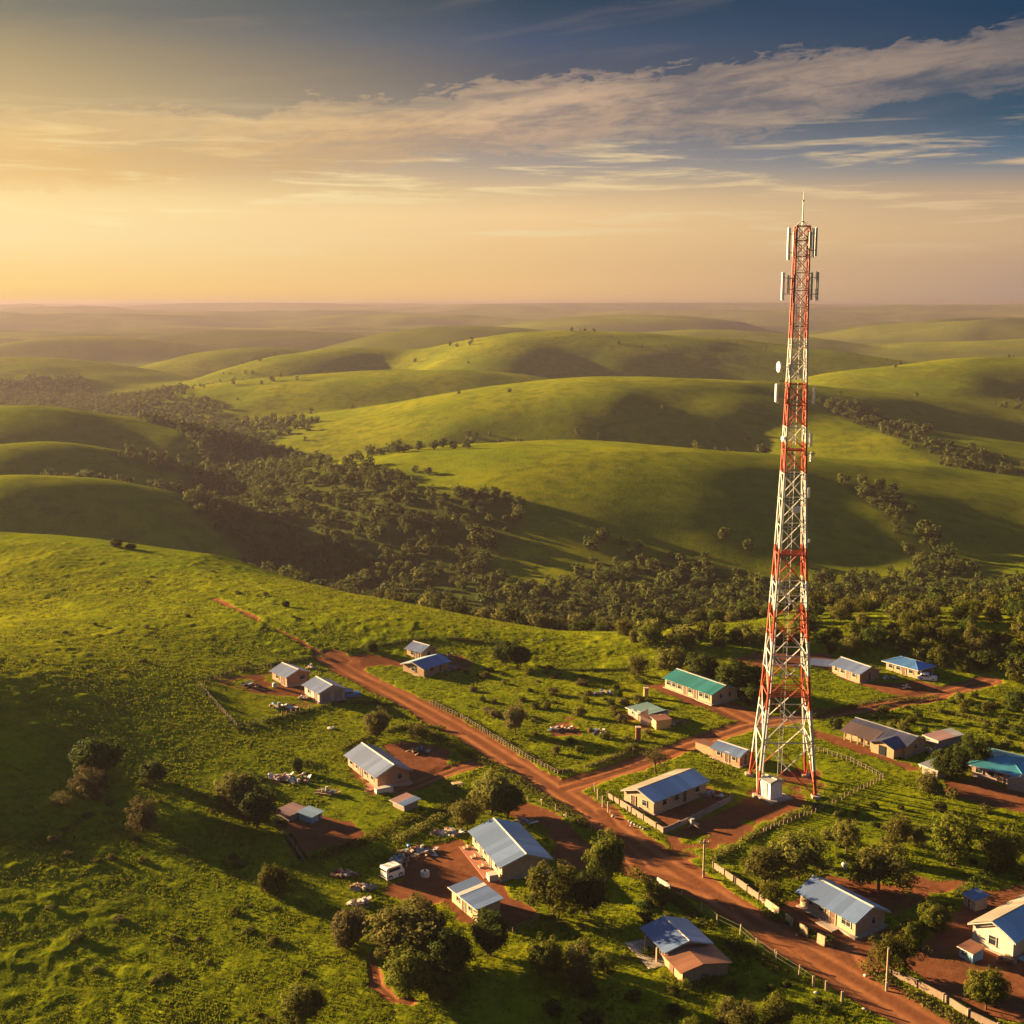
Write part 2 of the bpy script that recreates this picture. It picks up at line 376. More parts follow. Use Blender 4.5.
def mesh_np(name, v, f, mat, parent=None, smooth=False, attrs=None, quads=True):
    me = bpy.data.meshes.new(name); nv = len(v); nf = len(f); k = f.shape[1]
    me.vertices.add(nv); me.vertices.foreach_set('co', np.ascontiguousarray(v, np.float32).ravel())
    me.loops.add(nf * k); me.loops.foreach_set('vertex_index', np.ascontiguousarray(f, np.int32).ravel())
    me.polygons.add(nf); me.polygons.foreach_set('loop_start', np.arange(0, nf * k, k, dtype=np.int32))
    try: me.polygons.foreach_set('loop_total', np.full(nf, k, np.int32))
    except Exception: pass
    if smooth: me.polygons.foreach_set('use_smooth', np.ones(nf, bool))
    for n_, a in (attrs or {}).items():
        at = me.attributes.new(n_, 'FLOAT', 'POINT'); at.data.foreach_set('value', np.ascontiguousarray(a, np.float32))
    me.update(calc_edges=True)
    if mat: me.materials.append(mat)
    o = bpy.data.objects.new(name, me); C.objects.link(o)
    if parent: o.parent = parent
    return o

# ------------------------------------------------------------------ materials
def new_mat(name):
    m = bpy.data.materials.new(name); m.use_nodes = True; m.node_tree.nodes.clear()
    k = NT(m.node_tree); out = k.add('ShaderNodeOutputMaterial'); b = k.add('ShaderNodeBsdfPrincipled')
    k.l.new(b.outputs[0], out.inputs[0]); b.inputs['Specular IOR Level'].default_value = .3
    return m, k, b, out
def bump(k, b, hgt, strength, dist):
    n = k.add('ShaderNodeBump'); n.inputs['Strength'].default_value = strength; n.inputs['Distance'].default_value = dist
    k.l.new(hgt, n.inputs['Height']); k.l.new(n.outputs[0], b.inputs['Normal'])

def mat_ground():
    m, k, b, out = new_mat('ground_cover')
    pos = k.add('ShaderNodeTexCoord').outputs['Object']
    dirt_a = k.add('ShaderNodeAttribute', attribute_name='dirt').outputs['Fac']
    off = k.add('ShaderNodeAttribute', attribute_name='rut').outputs['Fac']
    wood = k.add('ShaderNodeAttribute', attribute_name='wood').outputs['Fac']
    n1 = k.noise(pos, .018, 4, .55); n2 = k.noise(pos, .16, 4, .6); n3 = k.noise(pos, 1.1, 4, .65); n4 = k.noise(pos, 5.0, 3, .6)
    g = k.mix(k.rng(n1, .38, .62), (.084, .118, .004), (.148, .156, .004))
    g = k.mix(k.rng(n2, .42, .66), g, (.064, .086, .004))
    g = k.mix(k.rng(n3, .46, .70, 0, .5), g, (.180, .176, .005))
    g = k.mix(k.rng(n3, .30, .44, .4, 0), g, (.026, .042, .004))
    g = k.mix(k.m('MULTIPLY', k.rng(n4, .60, .74), .35), g, (.150, .130, .010))
    und = k.mix(k.rng(n2, .4, .6), (.024, .036, .007), (.050, .060, .012))
    g = k.mix(wood, g, und)
    d = k.mix(k.rng(n2, .35, .65), (.142, .053, .024), (.094, .037, .019))
    d = k.mix(k.rng(n3, .45, .72, 0, .6), d, (.190, .078, .036))
    d = k.mix(k.m('MULTIPLY', k.rng(n4, .35, .2), .5), d, (.120, .045, .020))
    d = k.mix(k.m('MULTIPLY', off, k.rng(n2, .35, .6, .25, .95)), d, (.250, .105, .045))
    thr = k.m('ADD', dirt_a, k.m('MULTIPLY', k.m('SUBTRACT', k.m('ADD', k.m('MULTIPLY', n3, .6), k.m('MULTIPLY', n4, .4)), .5), 1.1))
    f = k.rng(thr, .36, .66, 0, 1, True)
    k.l.new(k.mix(f, g, d), b.inputs['Base Color'])
    b.inputs['Roughness'].default_value = 1.0; b.inputs['Specular IOR Level'].default_value = 0.0
    hb = k.m('ADD', k.m('MULTIPLY', n3, .6), k.m('ADD', k.m('MULTIPLY', n4, .22), k.m('MULTIPLY', n2, 1.2)))
    bump(k, b, k.m('MULTIPLY', hb, k.rng(f, 0, 1, 1, .3)), .5, .6)
    return m
M_GROUND = mat_ground()

def mat_leaf(name, a, c, tr=.35):
    m, k, b, out = new_mat(name)
    t = k.add('ShaderNodeAttribute', attribute_name='tint').outputs['Fac']
    oi = k.add('ShaderNodeObjectInfo').outputs['Random']
    col = k.mix(t, a, c)
    hs = k.add('ShaderNodeHueSaturation'); k.l.new(col, hs.inputs['Color'])
    k.l.new(k.rng(oi, 0, 1, .75, 1.25), hs.inputs['Value']); k.l.new(k.rng(oi, 0, 1, .485, .512), hs.inputs['Hue'])
    k.l.new(hs.outputs[0], b.inputs['Base Color']); b.inputs['Roughness'].default_value = .8; b.inputs['Specular IOR Level'].default_value = .04
    tl = k.add('ShaderNodeBsdfTranslucent'); k.l.new(hs.outputs[0], tl.inputs[0])
    mx = k.add('ShaderNodeMixShader'); mx.inputs[0].default_value = tr
    k.l.new(b.outputs[0], mx.inputs[1]); k.l.new(tl.outputs[0], mx.inputs[2]); k.l.new(mx.outputs[0], out.inputs[0])
    return m
LEAF = {
    'dark': mat_leaf('leaf_dark_green', (.018, .034, .005), (.062, .078, .010)),
    'green': mat_leaf('leaf_green', (.036, .054, .005), (.118, .114, .012)),
    'olive': mat_leaf('leaf_olive', (.052, .062, .012), (.145, .132, .026)),
    'brown': mat_leaf('leaf_brown', (.072, .066, .022), (.135, .115, .040)),
    'wood': mat_leaf('leaf_woodland', (.026, .038, .008), (.080, .080, .016)),
}
M_GRASS = mat_leaf('grass_blade', (.070, .088, .004), (.125, .132, .005), .40)

def mat_plain(name, col, rough=.7, metal=0.0, var=.18, scale=3.0, bmp=0.0, dirt_low=False):
    m, k, b, out = new_mat(name)
    tc = k.add('ShaderNodeTexCoord').outputs['Object']
    n = k.noise(tc, scale, 5, .6); n2 = k.noise(tc, scale * 6, 3, .6)
    lo = tuple(x * (1 - var) for x in col); hi = tuple(min(1, x * (1 + var)) for x in col)
    c = k.mix(k.rng(n, .3, .7), lo, hi)
    c = k.mix(k.rng(n2, .60, .78, 0, .35), c, tuple(x * .55 for x in col))
    k.l.new(c, b.inputs['Base Color']); b.inputs['Roughness'].default_value = rough; b.inputs['Metallic'].default_value = metal
    if bmp: bump(k, b, n2, bmp, .03)
    return m
def mat_roof(name, col, rust=.42, rough=.42, metal=.45):
    """corrugated sheet: ribs run down the slope (local y), sheets overlap along the ridge"""
    m, k, b, out = new_mat(name)
    tc = k.add('ShaderNodeTexCoord').outputs['Object']
    sx = k.add('ShaderNodeSeparateXYZ'); k.l.new(tc, sx.inputs[0])
    n = k.noise(tc, 1.1, 5, .65); st = k.noise(k.mapping(tc, (4.0, .35, .35)), 1.5, 4, .6)
    sheet = k.m('FRACT', k.m('MULTIPLY', sx.outputs[0], 1 / .82))
    lap = k.rng(sheet, 0, .05, 1, 0)
    idx = k.m('FLOOR', k.m('MULTIPLY', sx.outputs[0], 1 / .82))
    wn = k.add('ShaderNodeTexWhiteNoise', noise_dimensions='1D'); k.l.new(idx, wn.inputs['W'])
    c = k.mix(k.rng(wn.outputs[0], 0, 1), tuple(x * .72 for x in col), tuple(min(1, x * 1.15) for x in col))
    c = k.mix(k.rng(n, .35, .65, 0, .5), c, tuple(x * .78 for x in col))
    c = k.mix(k.rng(st, .56, .74, 0, rust), c, (.16, .085, .05))
    c = k.mix(k.m('MULTIPLY', lap, .35), c, tuple(x * .5 for x in col))
    k.l.new(c, b.inputs['Base Color']); b.inputs['Roughness'].default_value = rough; b.inputs['Metallic'].default_value = metal
    rib = k.m('SINE', k.m('MULTIPLY', sx.outputs[0], 2 * math.pi / .19))
    bump(k, b, k.m('ADD', rib, k.m('MULTIPLY', n, .6)), .5, .02)
    return m
def mat_brick(name, a, c, mortar):
    m, k, b, out = new_mat(name)
    tc = k.add('ShaderNodeTexCoord').outputs['Object']
    sx = k.add('ShaderNodeSeparateXYZ'); k.l.new(tc, sx.inputs[0])
    br = k.add('ShaderNodeTexBrick'); k.l.new(k.comb(k.m('ADD', sx.outputs[0], sx.outputs[1]), sx.outputs[2], 0), br.inputs['Vector'])
    br.inputs['Color1'].default_value = (*a, 1); br.inputs['Color2'].default_value = (*c, 1); br.inputs['Mortar'].default_value = (*mortar, 1)
    br.inputs['Scale'].default_value = 1; br.inputs['Brick Width'].default_value = .42; br.inputs['Row Height'].default_value = .21; br.inputs['Mortar Size'].default_value = .018
    n = k.noise(tc, 1.6, 4, .6)
    k.l.new(k.mix(k.rng(n, .45, .7, 0, .4), br.outputs[0], tuple(x * .6 for x in a)), b.inputs['Base Color']); b.inputs['Roughness'].default_value = .9
    bump(k, b, br.outputs['Fac'], -.3, .02)
    return m
MT = {
    'cream': mat_plain('cream_plaster', (0.314, 0.241, 0.151), .85, bmp=.2), 'white': mat_plain('whitewash', (0.416, 0.370, 0.310), .85, bmp=.2),
    'pinkish': mat_plain('pink_plaster', (.50, .30, .22), .85, bmp=.2), 'block': mat_brick('grey_block', (.34, .29, .24), (.40, .34, .28), (.26, .22, .19)),
    'brick': mat_brick('red_brick', (.27, .125, .075), (.31, .16, .095), (.30, .22, .17)), 'tan': mat_plain('tan_plaster', (0.280, 0.185, 0.106), .85, bmp=.2),
    'grey': mat_plain('grey_plaster', (.24, .20, .18), .9, bmp=.2), 'mauve': mat_plain('mauve_plaster', (.36, .25, .23), .9, bmp=.2),
    'r_blue': mat_roof('blue_grey_roof', (.13, .20, .36)), 'r_steel': mat_roof('steel_roof', (.14, .19, .33)), 'r_blue_skytint': mat_roof('blue_and_sky_tinted_roof', (.31, .45, .57), .12, .42, .28),  # the last also paints the sky's reflection onto shaded slopes
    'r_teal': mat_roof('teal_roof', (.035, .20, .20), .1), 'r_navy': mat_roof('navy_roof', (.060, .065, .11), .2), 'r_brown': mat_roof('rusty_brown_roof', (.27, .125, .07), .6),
    'r_pale': mat_roof('pale_roof', (0.322, 0.329, 0.336), .1), 'r_pink': mat_roof('faded_pink_roof', (.40, .24, .21), .5), 'r_sunlit': mat_roof('sunlit_slope_roof', (0.347, 0.308, 0.258), .1), 'r_aqua': mat_roof('aqua_roof', (.06, .28, .36), .12),  # the one for sun-facing slopes has sunlight put into its colour
    'cap': mat_plain('pale_ridge_cap', (0.336, 0.325, 0.314), .5), 'trim': mat_plain('white_trim', (0.347, 0.330, 0.302), .6), 'glass': mat_plain('dark_glass', (.020, .024, .030), .12, var=.05),
    'doorw': mat_plain('brown_door', (.11, .055, .030), .6), 'doorb': mat_plain('steel_door', (.17, .15, .15), .5), 'slab': mat_plain('concrete', (.30, .24, .20), .9, bmp=.3),
    'slabr': mat_plain('red_polished_slab', (.26, .10, .06), .7), 'wood': mat_plain('weathered_wood', (.25, .18, .115), .9, scale=5), 'pole': mat_plain('pale_pole', (.30, .23, .15), .8),
    'post': mat_plain('fence_post', (.16, .115, .068), .9), 'wire': mat_plain('wire', (.22, .20, .18), .5, .6), 'wallp': mat_plain('precast_panel', (.18, .128, .095), .9, bmp=.3),
    'metal': mat_plain('galvanised', (.40, .40, .40), .45, .5), 'tank': mat_plain('pale_tank', (.42, .40, .38), .5), 'rust': mat_plain('rusty_metal', (.18, .085, .05), .85, scale=6),
    'scrap': mat_plain('scrap_sheet', (.20, .19, .20), .5, .2, .4, 6), 'black': mat_plain('black_rubber', (.02, .02, .02), .8), 'paintw': mat_plain('white_car_paint', (.68, .66, .62), .3, var=.04),
    'paintb': mat_plain('blue_paint', (.05, .19, .42), .35, var=.1), 'stone': mat_plain('pale_stone', (.30, .27, .23), .9, var=.3, bmp=.4), 'bark': mat_plain('bark', (.075, .05, .032), .95, scale=8, bmp=.5),
    'panel': mat_plain('antenna_white', (.66, .64, .60), .45, var=.06), 'antgrey': mat_plain('antenna_grey', (.30, .31, .34), .5, var=.06), 'yellow': mat_plain('ochre_plaster', (.46, .32, .12), .85), 'lamp': mat_plain('headlamp', (.7, .7, .68), .2, var=.03),
    'pinkwall': mat_plain('pink_boards', (.50, .22, .17), .85), 'bluewall': mat_plain('pale_blue_boards', (.22, .40, .48), .7, var=.3, scale=5),
}

# ------------------------------------------------------------------ tagging
USED = set()
def tag(o, label=None, cat=None, group=None, kind=None):
    if label: o['label'] = label
    if cat: o['category'] = cat
    if group: o['group'] = group
    if kind: o['kind'] = kind
    return o
def thing(name, label, cat, loc=(0, 0, 0), rz=0.0, group=None):
    o = bpy.data.objects.new(name, None); C.objects.link(o); o.empty_display_size = .5
    o.location = loc; o.rotation_euler = (0, 0, rz)
    if cat in SCALED: o.scale = (1, 1, .58)
    return tag(o, label, cat, group)
SCALED = ('house', 'shed', 'shack', 'hut', 'kiosk', 'outhouse', 'shelter', 'cabin')
def part(name, bm, mat, parent, smooth=False):
    me = bpy.data.meshes.new(name); bm.normal_update(); bm.to_mesh(me); bm.free()
    if smooth:
        for p in me.polygons: p.use_smooth = True
    me.materials.append(mat if not isinstance(mat, str) else MT[mat])
    o = bpy.data.objects.new(name, me); C.objects.link(o)
    if parent: o.parent = parent
    return o
def copy_tree(o, parent=None):
    c = o.copy(); C.objects.link(c)
    if parent: c.parent = parent
    for ch in list(o.children): copy_tree(ch, c)
    return c
# bmesh shapes
def bx(bm, x0, x1, y0, y1, z0, z1, bev=0.0):
    vs = [bm.verts.new((x, y, z)) for z in (z0, z1) for y in (y0, y1) for x in (x0, x1)]
    fs = [bm.faces.new([vs[i] for i in q]) for q in ((0, 2, 3, 1), (4, 5, 7, 6), (0, 1, 5, 4), (2, 6, 7, 3), (0, 4, 6, 2), (1, 3, 7, 5))]
    if bev:
        es = list({e for f in fs for e in f.edges})
        bmesh.ops.bevel(bm, geom=es, offset=bev, segments=2, affect='EDGES')
    return vs
def tube(bm, a, b, ra, rb=None, n=6, cap=True):
    a = Vector(a); b = Vector(b); rb = ra if rb is None else rb
    d = (b - a).normalized(); q = d.to_track_quat('Z', 'Y').to_matrix()
    r1 = [bm.verts.new(a + q @ Vector((math.cos(t) * ra, math.sin(t) * ra, 0))) for t in (2 * math.pi * i / n for i in range(n))]
    r2 = [bm.verts.new(b + q @ Vector((math.cos(t) * rb, math.sin(t) * rb, 0))) for t in (2 * math.pi * i / n for i in range(n))]
    for i in range(n): bm.faces.new((r1[i], r1[(i + 1) % n], r2[(i + 1) % n], r2[i]))
    if cap: bm.faces.new(r1[::-1]); bm.faces.new(r2)
def prism(bm, prof, x0, x1):
    """profile in (y,z), extruded along x"""
    a = [bm.verts.new((x0, y, z)) for y, z in prof]; b = [bm.verts.new((x1, y, z)) for y, z in prof]; n = len(prof)
    for i in range(n): bm.faces.new((a[i], a[(i + 1) % n], b[(i + 1) % n], b[i]))
    bm.faces.new(a[::-1]); bm.faces.new(b)
    bmesh.ops.recalc_face_normals(bm, faces=bm.faces[:])
def hz(p): return float(height(np.array([p[0]]), np.array([p[1]]))[0])

# ------------------------------------------------------------------ the ground sheet
def build_ground():
    fine = np.arange(-26, 26.001, .048)
    side = []; a = 26.0; st = .08
    while a < 180: st = min(st * 1.12, 5.0); a += st; side.append(min(a, 180))
    side = np.array(side)
    az = np.radians(np.concatenate([-side[::-1], fine, side[:-1]]))
    rr = [0.5, 6, 14, 24, 36, 48, 58, 66]; r = 72.0
    while r < 12000:
        rr.append(r)
        r *= 1 + (.0021 if r < 250 else .0021 + (.004 - .0021) * min(1, (r - 250) / 150) if r < 1600 else .012 if r < 3500 else .02)
    rr.append(12000); rr = np.array(rr)
    A, RR = np.meshgrid(az, rr)
    x = (np.sin(A) * RR).ravel(); y = (np.cos(A) * RR).ravel()
    z = height(x, y)
    d = np.zeros_like(x); rd = np.zeros_like(x); off = np.full(x.shape, 9.0)
    near = (RR.ravel() < 300) & (np.abs(x) < 110) & (y > 60)
    d[near], rd[near], off[near] = dirt(x[near], y[near])
    rs = RR.ravel()
    lipd0 = y - np.interp(x, LIP[:, 0], LIP[:, 1])
    # tussocks: real relief, fading with distance and on bare earth
    t = np.zeros_like(x); sel = (rs < 330) & (y > 40) & (np.abs(A.ravel()) < R(34))
    xs, ys = x[sel], y[sel]
    wx = xs + .5 * vnoise(xs / .9, ys / .9, 71); wy = ys + .5 * vnoise(xs / .9 + 7, ys / .9, 72)
    lump = np.clip(vnoise(wx / 1.5, wy / 1.5, 73) + .1, 0, 1) * .72 + np.clip(vnoise(wx / .62, wy / .62, 74), 0, 1) * .40 + vnoise(wx / .3, wy / .3, 76) * .05 + vnoise(wx / 5, wy / 5, 75) * .5
    tame = 1 - .55 * sstep(-50, -32, xs + .35 * (ys - 130)) * sstep(175, 160, ys)
    lw = np.zeros_like(xs); nr_ = (rs[sel] < 200); lw[nr_] = lawn(xs[nr_], ys[nr_]); tame = tame * (1 - .72 * lw)
    t[sel] = lump * tame * (1 - .93 * d[sel]) * (1 - sstep(215, 320, rs[sel]))
    z = z + .34 * t
    # roads lie a little below the verges, with two wheel ruts
    z = z - rd * .10 - .05 * np.exp(-((off - .42) / .16) ** 2) * rd
    rut = np.exp(-((off - .42) / .20) ** 2) * rd
    wood = np.zeros_like(x); wm = (rs > 195) & (rs < 1400) & (y > 150); wood[wm] = wood_belts(x[wm], y[wm]) * .9 * (lipd0[wm] > 4)
    wood = np.maximum(wood, sstep(950, 2300, rs) * np.clip(.6 + 1.2 * fbm(x / 260, y / 150, 131, 4), 0, 1))
    nr, nc = len(rr), len(az)
    i = np.arange(nr - 1)[:, None] * nc + np.arange(nc)[None, :]
    j = np.arange(nr - 1)[:, None] * nc + (np.arange(nc)[None, :] + 1) % nc
    f = np.stack([i, j, j + nc, i + nc], -1).reshape(-1, 4)
    v = np.stack([x, y, z], -1)
    fd = d[f].mean(1); fr = rd[f].mean(1); fy = rs[f].mean(1); fz = z[f].mean(1)
    lipd = y - np.interp(x, LIP[:, 0], LIP[:, 1]); fl = lipd[f].mean(1)
    kind = np.where(fr > .5, 1, np.where(fd > .5, 2, np.where(fl < 25, 0, np.where((fz < -17) & (fy < 1500), 4, np.where(fy < 1700, 3, 5)))))
    names = ['meadow_ground', 'dirt_road', 'dirt_yard_ground', 'hills', 'valley_ground', 'distant_hills_land']
    for q, nm in enumerate(names):
        ff = f[kind == q]
        if not len(ff): continue
        u, inv = np.unique(ff, return_inverse=True)
        o = mesh_np(nm, v[u], inv.reshape(-1, 4), M_GROUND, None, True, {'dirt': d[u], 'rut': rut[u], 'wood': wood[u]})
        o['kind'] = 'structure'
build_ground()

def build_haze():
    bm = bmesh.new(); bx(bm, -12200, 12200, -12200, 12200, -75, 66)
    m = bpy.data.materials.new('haze_air'); m.use_nodes = True; m.node_tree.nodes.clear(); k = NT(m.node_tree)
    out = k.add('ShaderNodeOutputMaterial'); v = k.add('ShaderNodeVolumePrincipled')
    v.inputs['Color'].default_value = (*HAZE_COL, 1); v.inputs['Density'].default_value = HAZE_DENSITY; v.inputs['Anisotropy'].default_value = HAZE_ANI
    k.l.new(v.outputs[0], out.inputs['Volume'])
    o = part('haze', bm, m, None); o['kind'] = 'stuff'; o['label'] = 'warm golden evening haze over the hills'
build_haze()

# ------------------------------------------------------------------ buildings
def house_frame(A, B, Cc, ridge):
    """base corners: far-left A, nearest B, far-right Cc (picture points on the ground)"""
    a, b, c = ground(*A), ground(*B), ground(*Cc)
    u = (a - b).to_2d(); w = (c - b).to_2d()
    th = math.atan2(u.y, u.x) if ridge == 'AB' else math.atan2(w.y, w.x) + math.pi / 2
    eu = Vector((math.cos(th), math.sin(th))); ew = Vector((math.sin(th), -math.cos(th)))
    lu, lw = max(2.0, u.dot(eu)), max(2.0, w.dot(ew))
    ctr = b.to_2d() + eu * lu / 2 + ew * lw / 2
    if ridge == 'AB': return ctr, lu, lw, th + math.pi, b.z       # local +x runs A -> B
    return ctr, lw, lu, th - math.pi / 2, b.z                     # local +x runs B -> C

def opening(t, side, pos, w, sill, h, L, W, door=False, dmat='doorw', lit=False):
    """window or door standing 3 cm proud of its wall; side S,N (long walls) E,W (gables)"""
    def place(bm, u0, u1, z0, z1, d0, d1):
        if side == 'S': bx(bm, u0, u1, -W / 2 - d1, -W / 2 - d0, z0, z1)
        elif side == 'N': bx(bm, u0, u1, W / 2 + d0, W / 2 + d1, z0, z1)
        elif side == 'E': bx(bm, L / 2 + d0, L / 2 + d1, u0, u1, z0, z1)
        else: bx(bm, -L / 2 - d1, -L / 2 - d0, u0, u1, z0, z1)
    span = L if side in 'SN' else W
    w = w * .62; c = (pos - .5) * span; u0, u1 = c - w / 2, c + w / 2
    if door:
        bm = bmesh.new(); place(bm, u0, u1, sill, sill + h, -.05, .035); d = part('door', bm, dmat, t)
        bm = bmesh.new()
        place(bm, u0 - .07, u0, sill, sill + h + .07, -.05, .06); place(bm, u1, u1 + .07, sill, sill + h + .07, -.05, .06); place(bm, u0, u1, sill + h, sill + h + .07, -.05, .06)
        part('door_frame', bm, 'trim', d)
        bm = bmesh.new(); place(bm, u1 - .18, u1 - .08, sill + h * .45, sill + h * .45 + .06, .035, .10); part('handle', bm, 'metal', d)
    else:
        bm = bmesh.new(); place(bm, u0, u1, sill, sill + h, -.05, .02); g = part('window', bm, 'glass', t)
        bm = bmesh.new(); b = .06
        place(bm, u0 - b, u0, sill - b, sill + h + b, -.05, .055); place(bm, u1, u1 + b, sill - b, sill + h + b, -.05, .055)
        place(bm, u0, u1, sill - b, sill, -.05, .055); place(bm, u0, u1, sill + h, sill + h + b, -.05, .055)
        m = max(1, int(round(w / .6)))
        for q in range(1, m): place(bm, u0 + w * q / m - .02, u0 + w * q / m + .02, sill, sill + h, -.02, .04)
        place(bm, u0, u1, sill + h * .66 - .02, sill + h * .66 + .02, -.02, .038)
        part('frame', bm, 'trim', g)
        bm = bmesh.new(); place(bm, u0 - .1, u1 + .1, sill - b - .07, sill - b - .003, -.05, .11); part('sill', bm, 'slab', g)

def gable_roof(t, L, W, h, rise, ov, mat, mat2=None, cap='cap', th=.06, curve=0.0):
    """two sheets with thickness meeting at the ridge"""
    e = W / 2 + ov; drop = rise * ov / (W / 2); Lx = L / 2 + ov * .8
    n = 5 if curve else 2
    def prof(sgn):
        top = []
        for i in range(n):
            u = i / (n - 1); y = sgn * e * (1 - u); z = h - drop + (rise + drop) * (u + curve * math.sin(math.pi * u))
            top.append((y, z + .03))
        return top + [(y, z - th) for y, z in top[::-1]]
    roof = None
    for sgn, mm in ((-1, mat), (1, mat2 or mat)):  # where mat2 differs, lit and shaded slope are painted apart
        bm = bmesh.new(); p = prof(sgn)
        if sgn == 1: p = [(y + .002, z) for y, z in p]
        prism(bm, p, -Lx, Lx); roof = part('roof', bm, mm, t)
    z = h + rise + .03
    bm = bmesh.new(); k = rise / (W / 2)
    prism(bm, [(-.11, z - .11 * k + .012), (0, z + .03), (.11, z - .11 * k + .012), (.11, z - .11 * k + .045), (0, z + .07), (-.11, z - .11 * k + .045)], -Lx - .02, Lx + .02)
    part('ridge_cap', bm, cap, roof)
    for s in (-1, 1):
        bm = bmesh.new(); prism(bm, [(-e, h - drop - th - .004), (0, h + rise - th - .004), (0, h + rise - th - .16), (-e, h - drop - th - .16)], s * Lx - .02, s * Lx + .02)
        prism(bm, [(e, h - drop - th - .004), (0, h + rise - th - .004), (0, h + rise - th - .16), (e, h - drop - th - .16)], s * Lx - .02, s * Lx + .02)
        part('barge_board', bm, 'trim', roof)
def gable_walls(t, L, W, h, rise, mat, low=-.5):
    bm = bmesh.new(); prism(bm, [(-W / 2, low), (W / 2, low), (W / 2, h), (0, h + rise - .07), (-W / 2, h)], -L / 2, L / 2)
    return part('wall', bm, mat, t)
def slab(t, x0, x1, y0, y1, mat='slab', z=.16, name='floor_slab'):
    bm = bmesh.new(); bx(bm, x0, x1, y0, y1, -.5, z, .02); return part(name, bm, mat, t)

def house(name, label, A, B, Cc, ridge, h, rise, wall, roof, roof2=None, ops=(), ov=.45, cap='cap', group=None, cat='house', plinth=True, curve=0.0, wallrow=None):
    ctr, L, W, th, z = house_frame(A, B, Cc, ridge)
    t = thing(name, label, cat, (ctr.x, ctr.y, z), th, group)
    ov *= .72; gable_walls(t, L, W, h, rise, wall); gable_roof(t, L, W, h, rise, ov, roof, roof2, cap, curve=curve)
    if plinth: slab(t, -L / 2 - .25, L / 2 + .25, -W / 2 - .25, W / 2 + .25, z=.12, name='plinth')
    for o in ops: opening(t, *o[:5], L, W, *o[5:])
    return t, L, W
def shed(name, label, A, B, Cc, h0, h1, wall, roof, ops=(), ov=.25, cat='shed', group=None, ridge='AB', stripe=False, open_front=False):
    """single-slope roof, high along local +y"""
    ctr, L, W, th, z = house_frame(A, B, Cc, ridge)
    t = thing(name, label, cat, (ctr.x, ctr.y, z), th, group)
    k = (h1 - h0) / W; f = lambda y: h0 + k * (y + W / 2)
    bm = bmesh.new(); prism(bm, [(-W / 2, -.4), (W / 2, -.4), (W / 2, f(W / 2) - .05), (-W / 2, f(-W / 2) - .05)], -L / 2, L / 2); part('wall', bm, wall, t)
    bm = bmesh.new(); a, b = -W / 2 - ov, W / 2 + ov
    prism(bm, [(a, f(a) - .04), (b, f(b) - .04), (b, f(b) + .03), (a, f(a) + .03)], -L / 2 - ov, L / 2 + ov); r = part('roof', bm, roof, t)
    bm = bmesh.new()
    bx(bm, -L / 2 - ov - .03, L / 2 + ov + .03, a - .03, a - .002, f(a) - .12, f(a) + .02); part('fascia', bm, 'trim', r)
    if stripe:
        bm = bmesh.new(); x = -L * .16
        prism(bm, [(a, f(a) + .034), (b, f(b) + .034), (b, f(b) + .06), (a, f(a) + .06)], x - .28, x + .28); part('flashing', bm, 'cap', r)
    for o in ops: opening(t, *o[:5], L, W, *o[5:])
    return t, L, W
W1 = lambda s, p, w=1.1, sill=1.0, h=.95: (s, p, w, sill, h)
D1 = lambda s, p, w=.9, m='doorw': (s, p, w, .13, 2.0, True, m)

# the compound on the upper left meadow
house('gable_house', 'steel roofed brick house behind its twin in the fenced meadow compound', (272.5, 679), (287, 686.5), (305, 681.5), 'AB', 2.4, 1.15, 'brick', 'r_steel', 'r_blue', [W1('S', .35), D1('S', .7), W1('E', .7, 1.2)])
house('gable_house', 'house with double garage doors beside the blue car in the meadow compound', (304.8, 693.5), (319.5, 703), (341, 697.6), 'AB', 2.4, 1.2, 'mauve', 'r_steel', 'r_blue', [W1('S', .3, 1.0), D1('S', .75), ('E', .27, 2.0, .13, 2.05, True, 'doorb'), ('E', .74, 2.0, .13, 2.05, True, 'doorb')])
# two houses by the top of the red road
house('gable_house', 'grey roofed house, higher up the slope of the two beside the red fork', (407, 655), (421, 661), (438, 656), 'AB', 2.4, 1.1, 'tan', 'r_steel', 'r_steel', [W1('S', .4), D1('S', .75), W1('E', .5)])
house('gable_house', 'low house with bright blue roof just below the grey roofed one by the fork', (407, 670), (424, 677.5), (449, 669), 'BC', 2.2, 1.0, 'tan', 'r_blue', 'r_blue_skytint', [W1('W', .5), W1('S', .3), D1('S', .65)])
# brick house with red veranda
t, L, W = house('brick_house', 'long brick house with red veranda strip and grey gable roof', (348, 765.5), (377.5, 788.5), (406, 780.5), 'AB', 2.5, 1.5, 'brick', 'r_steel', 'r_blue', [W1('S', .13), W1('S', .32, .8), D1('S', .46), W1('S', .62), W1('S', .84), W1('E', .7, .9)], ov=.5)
slab(t, -L / 2 - .3, L / 2 + .3, -W / 2 - 1.7, -W / 2 - .25, 'slabr', .14, 'veranda_slab')
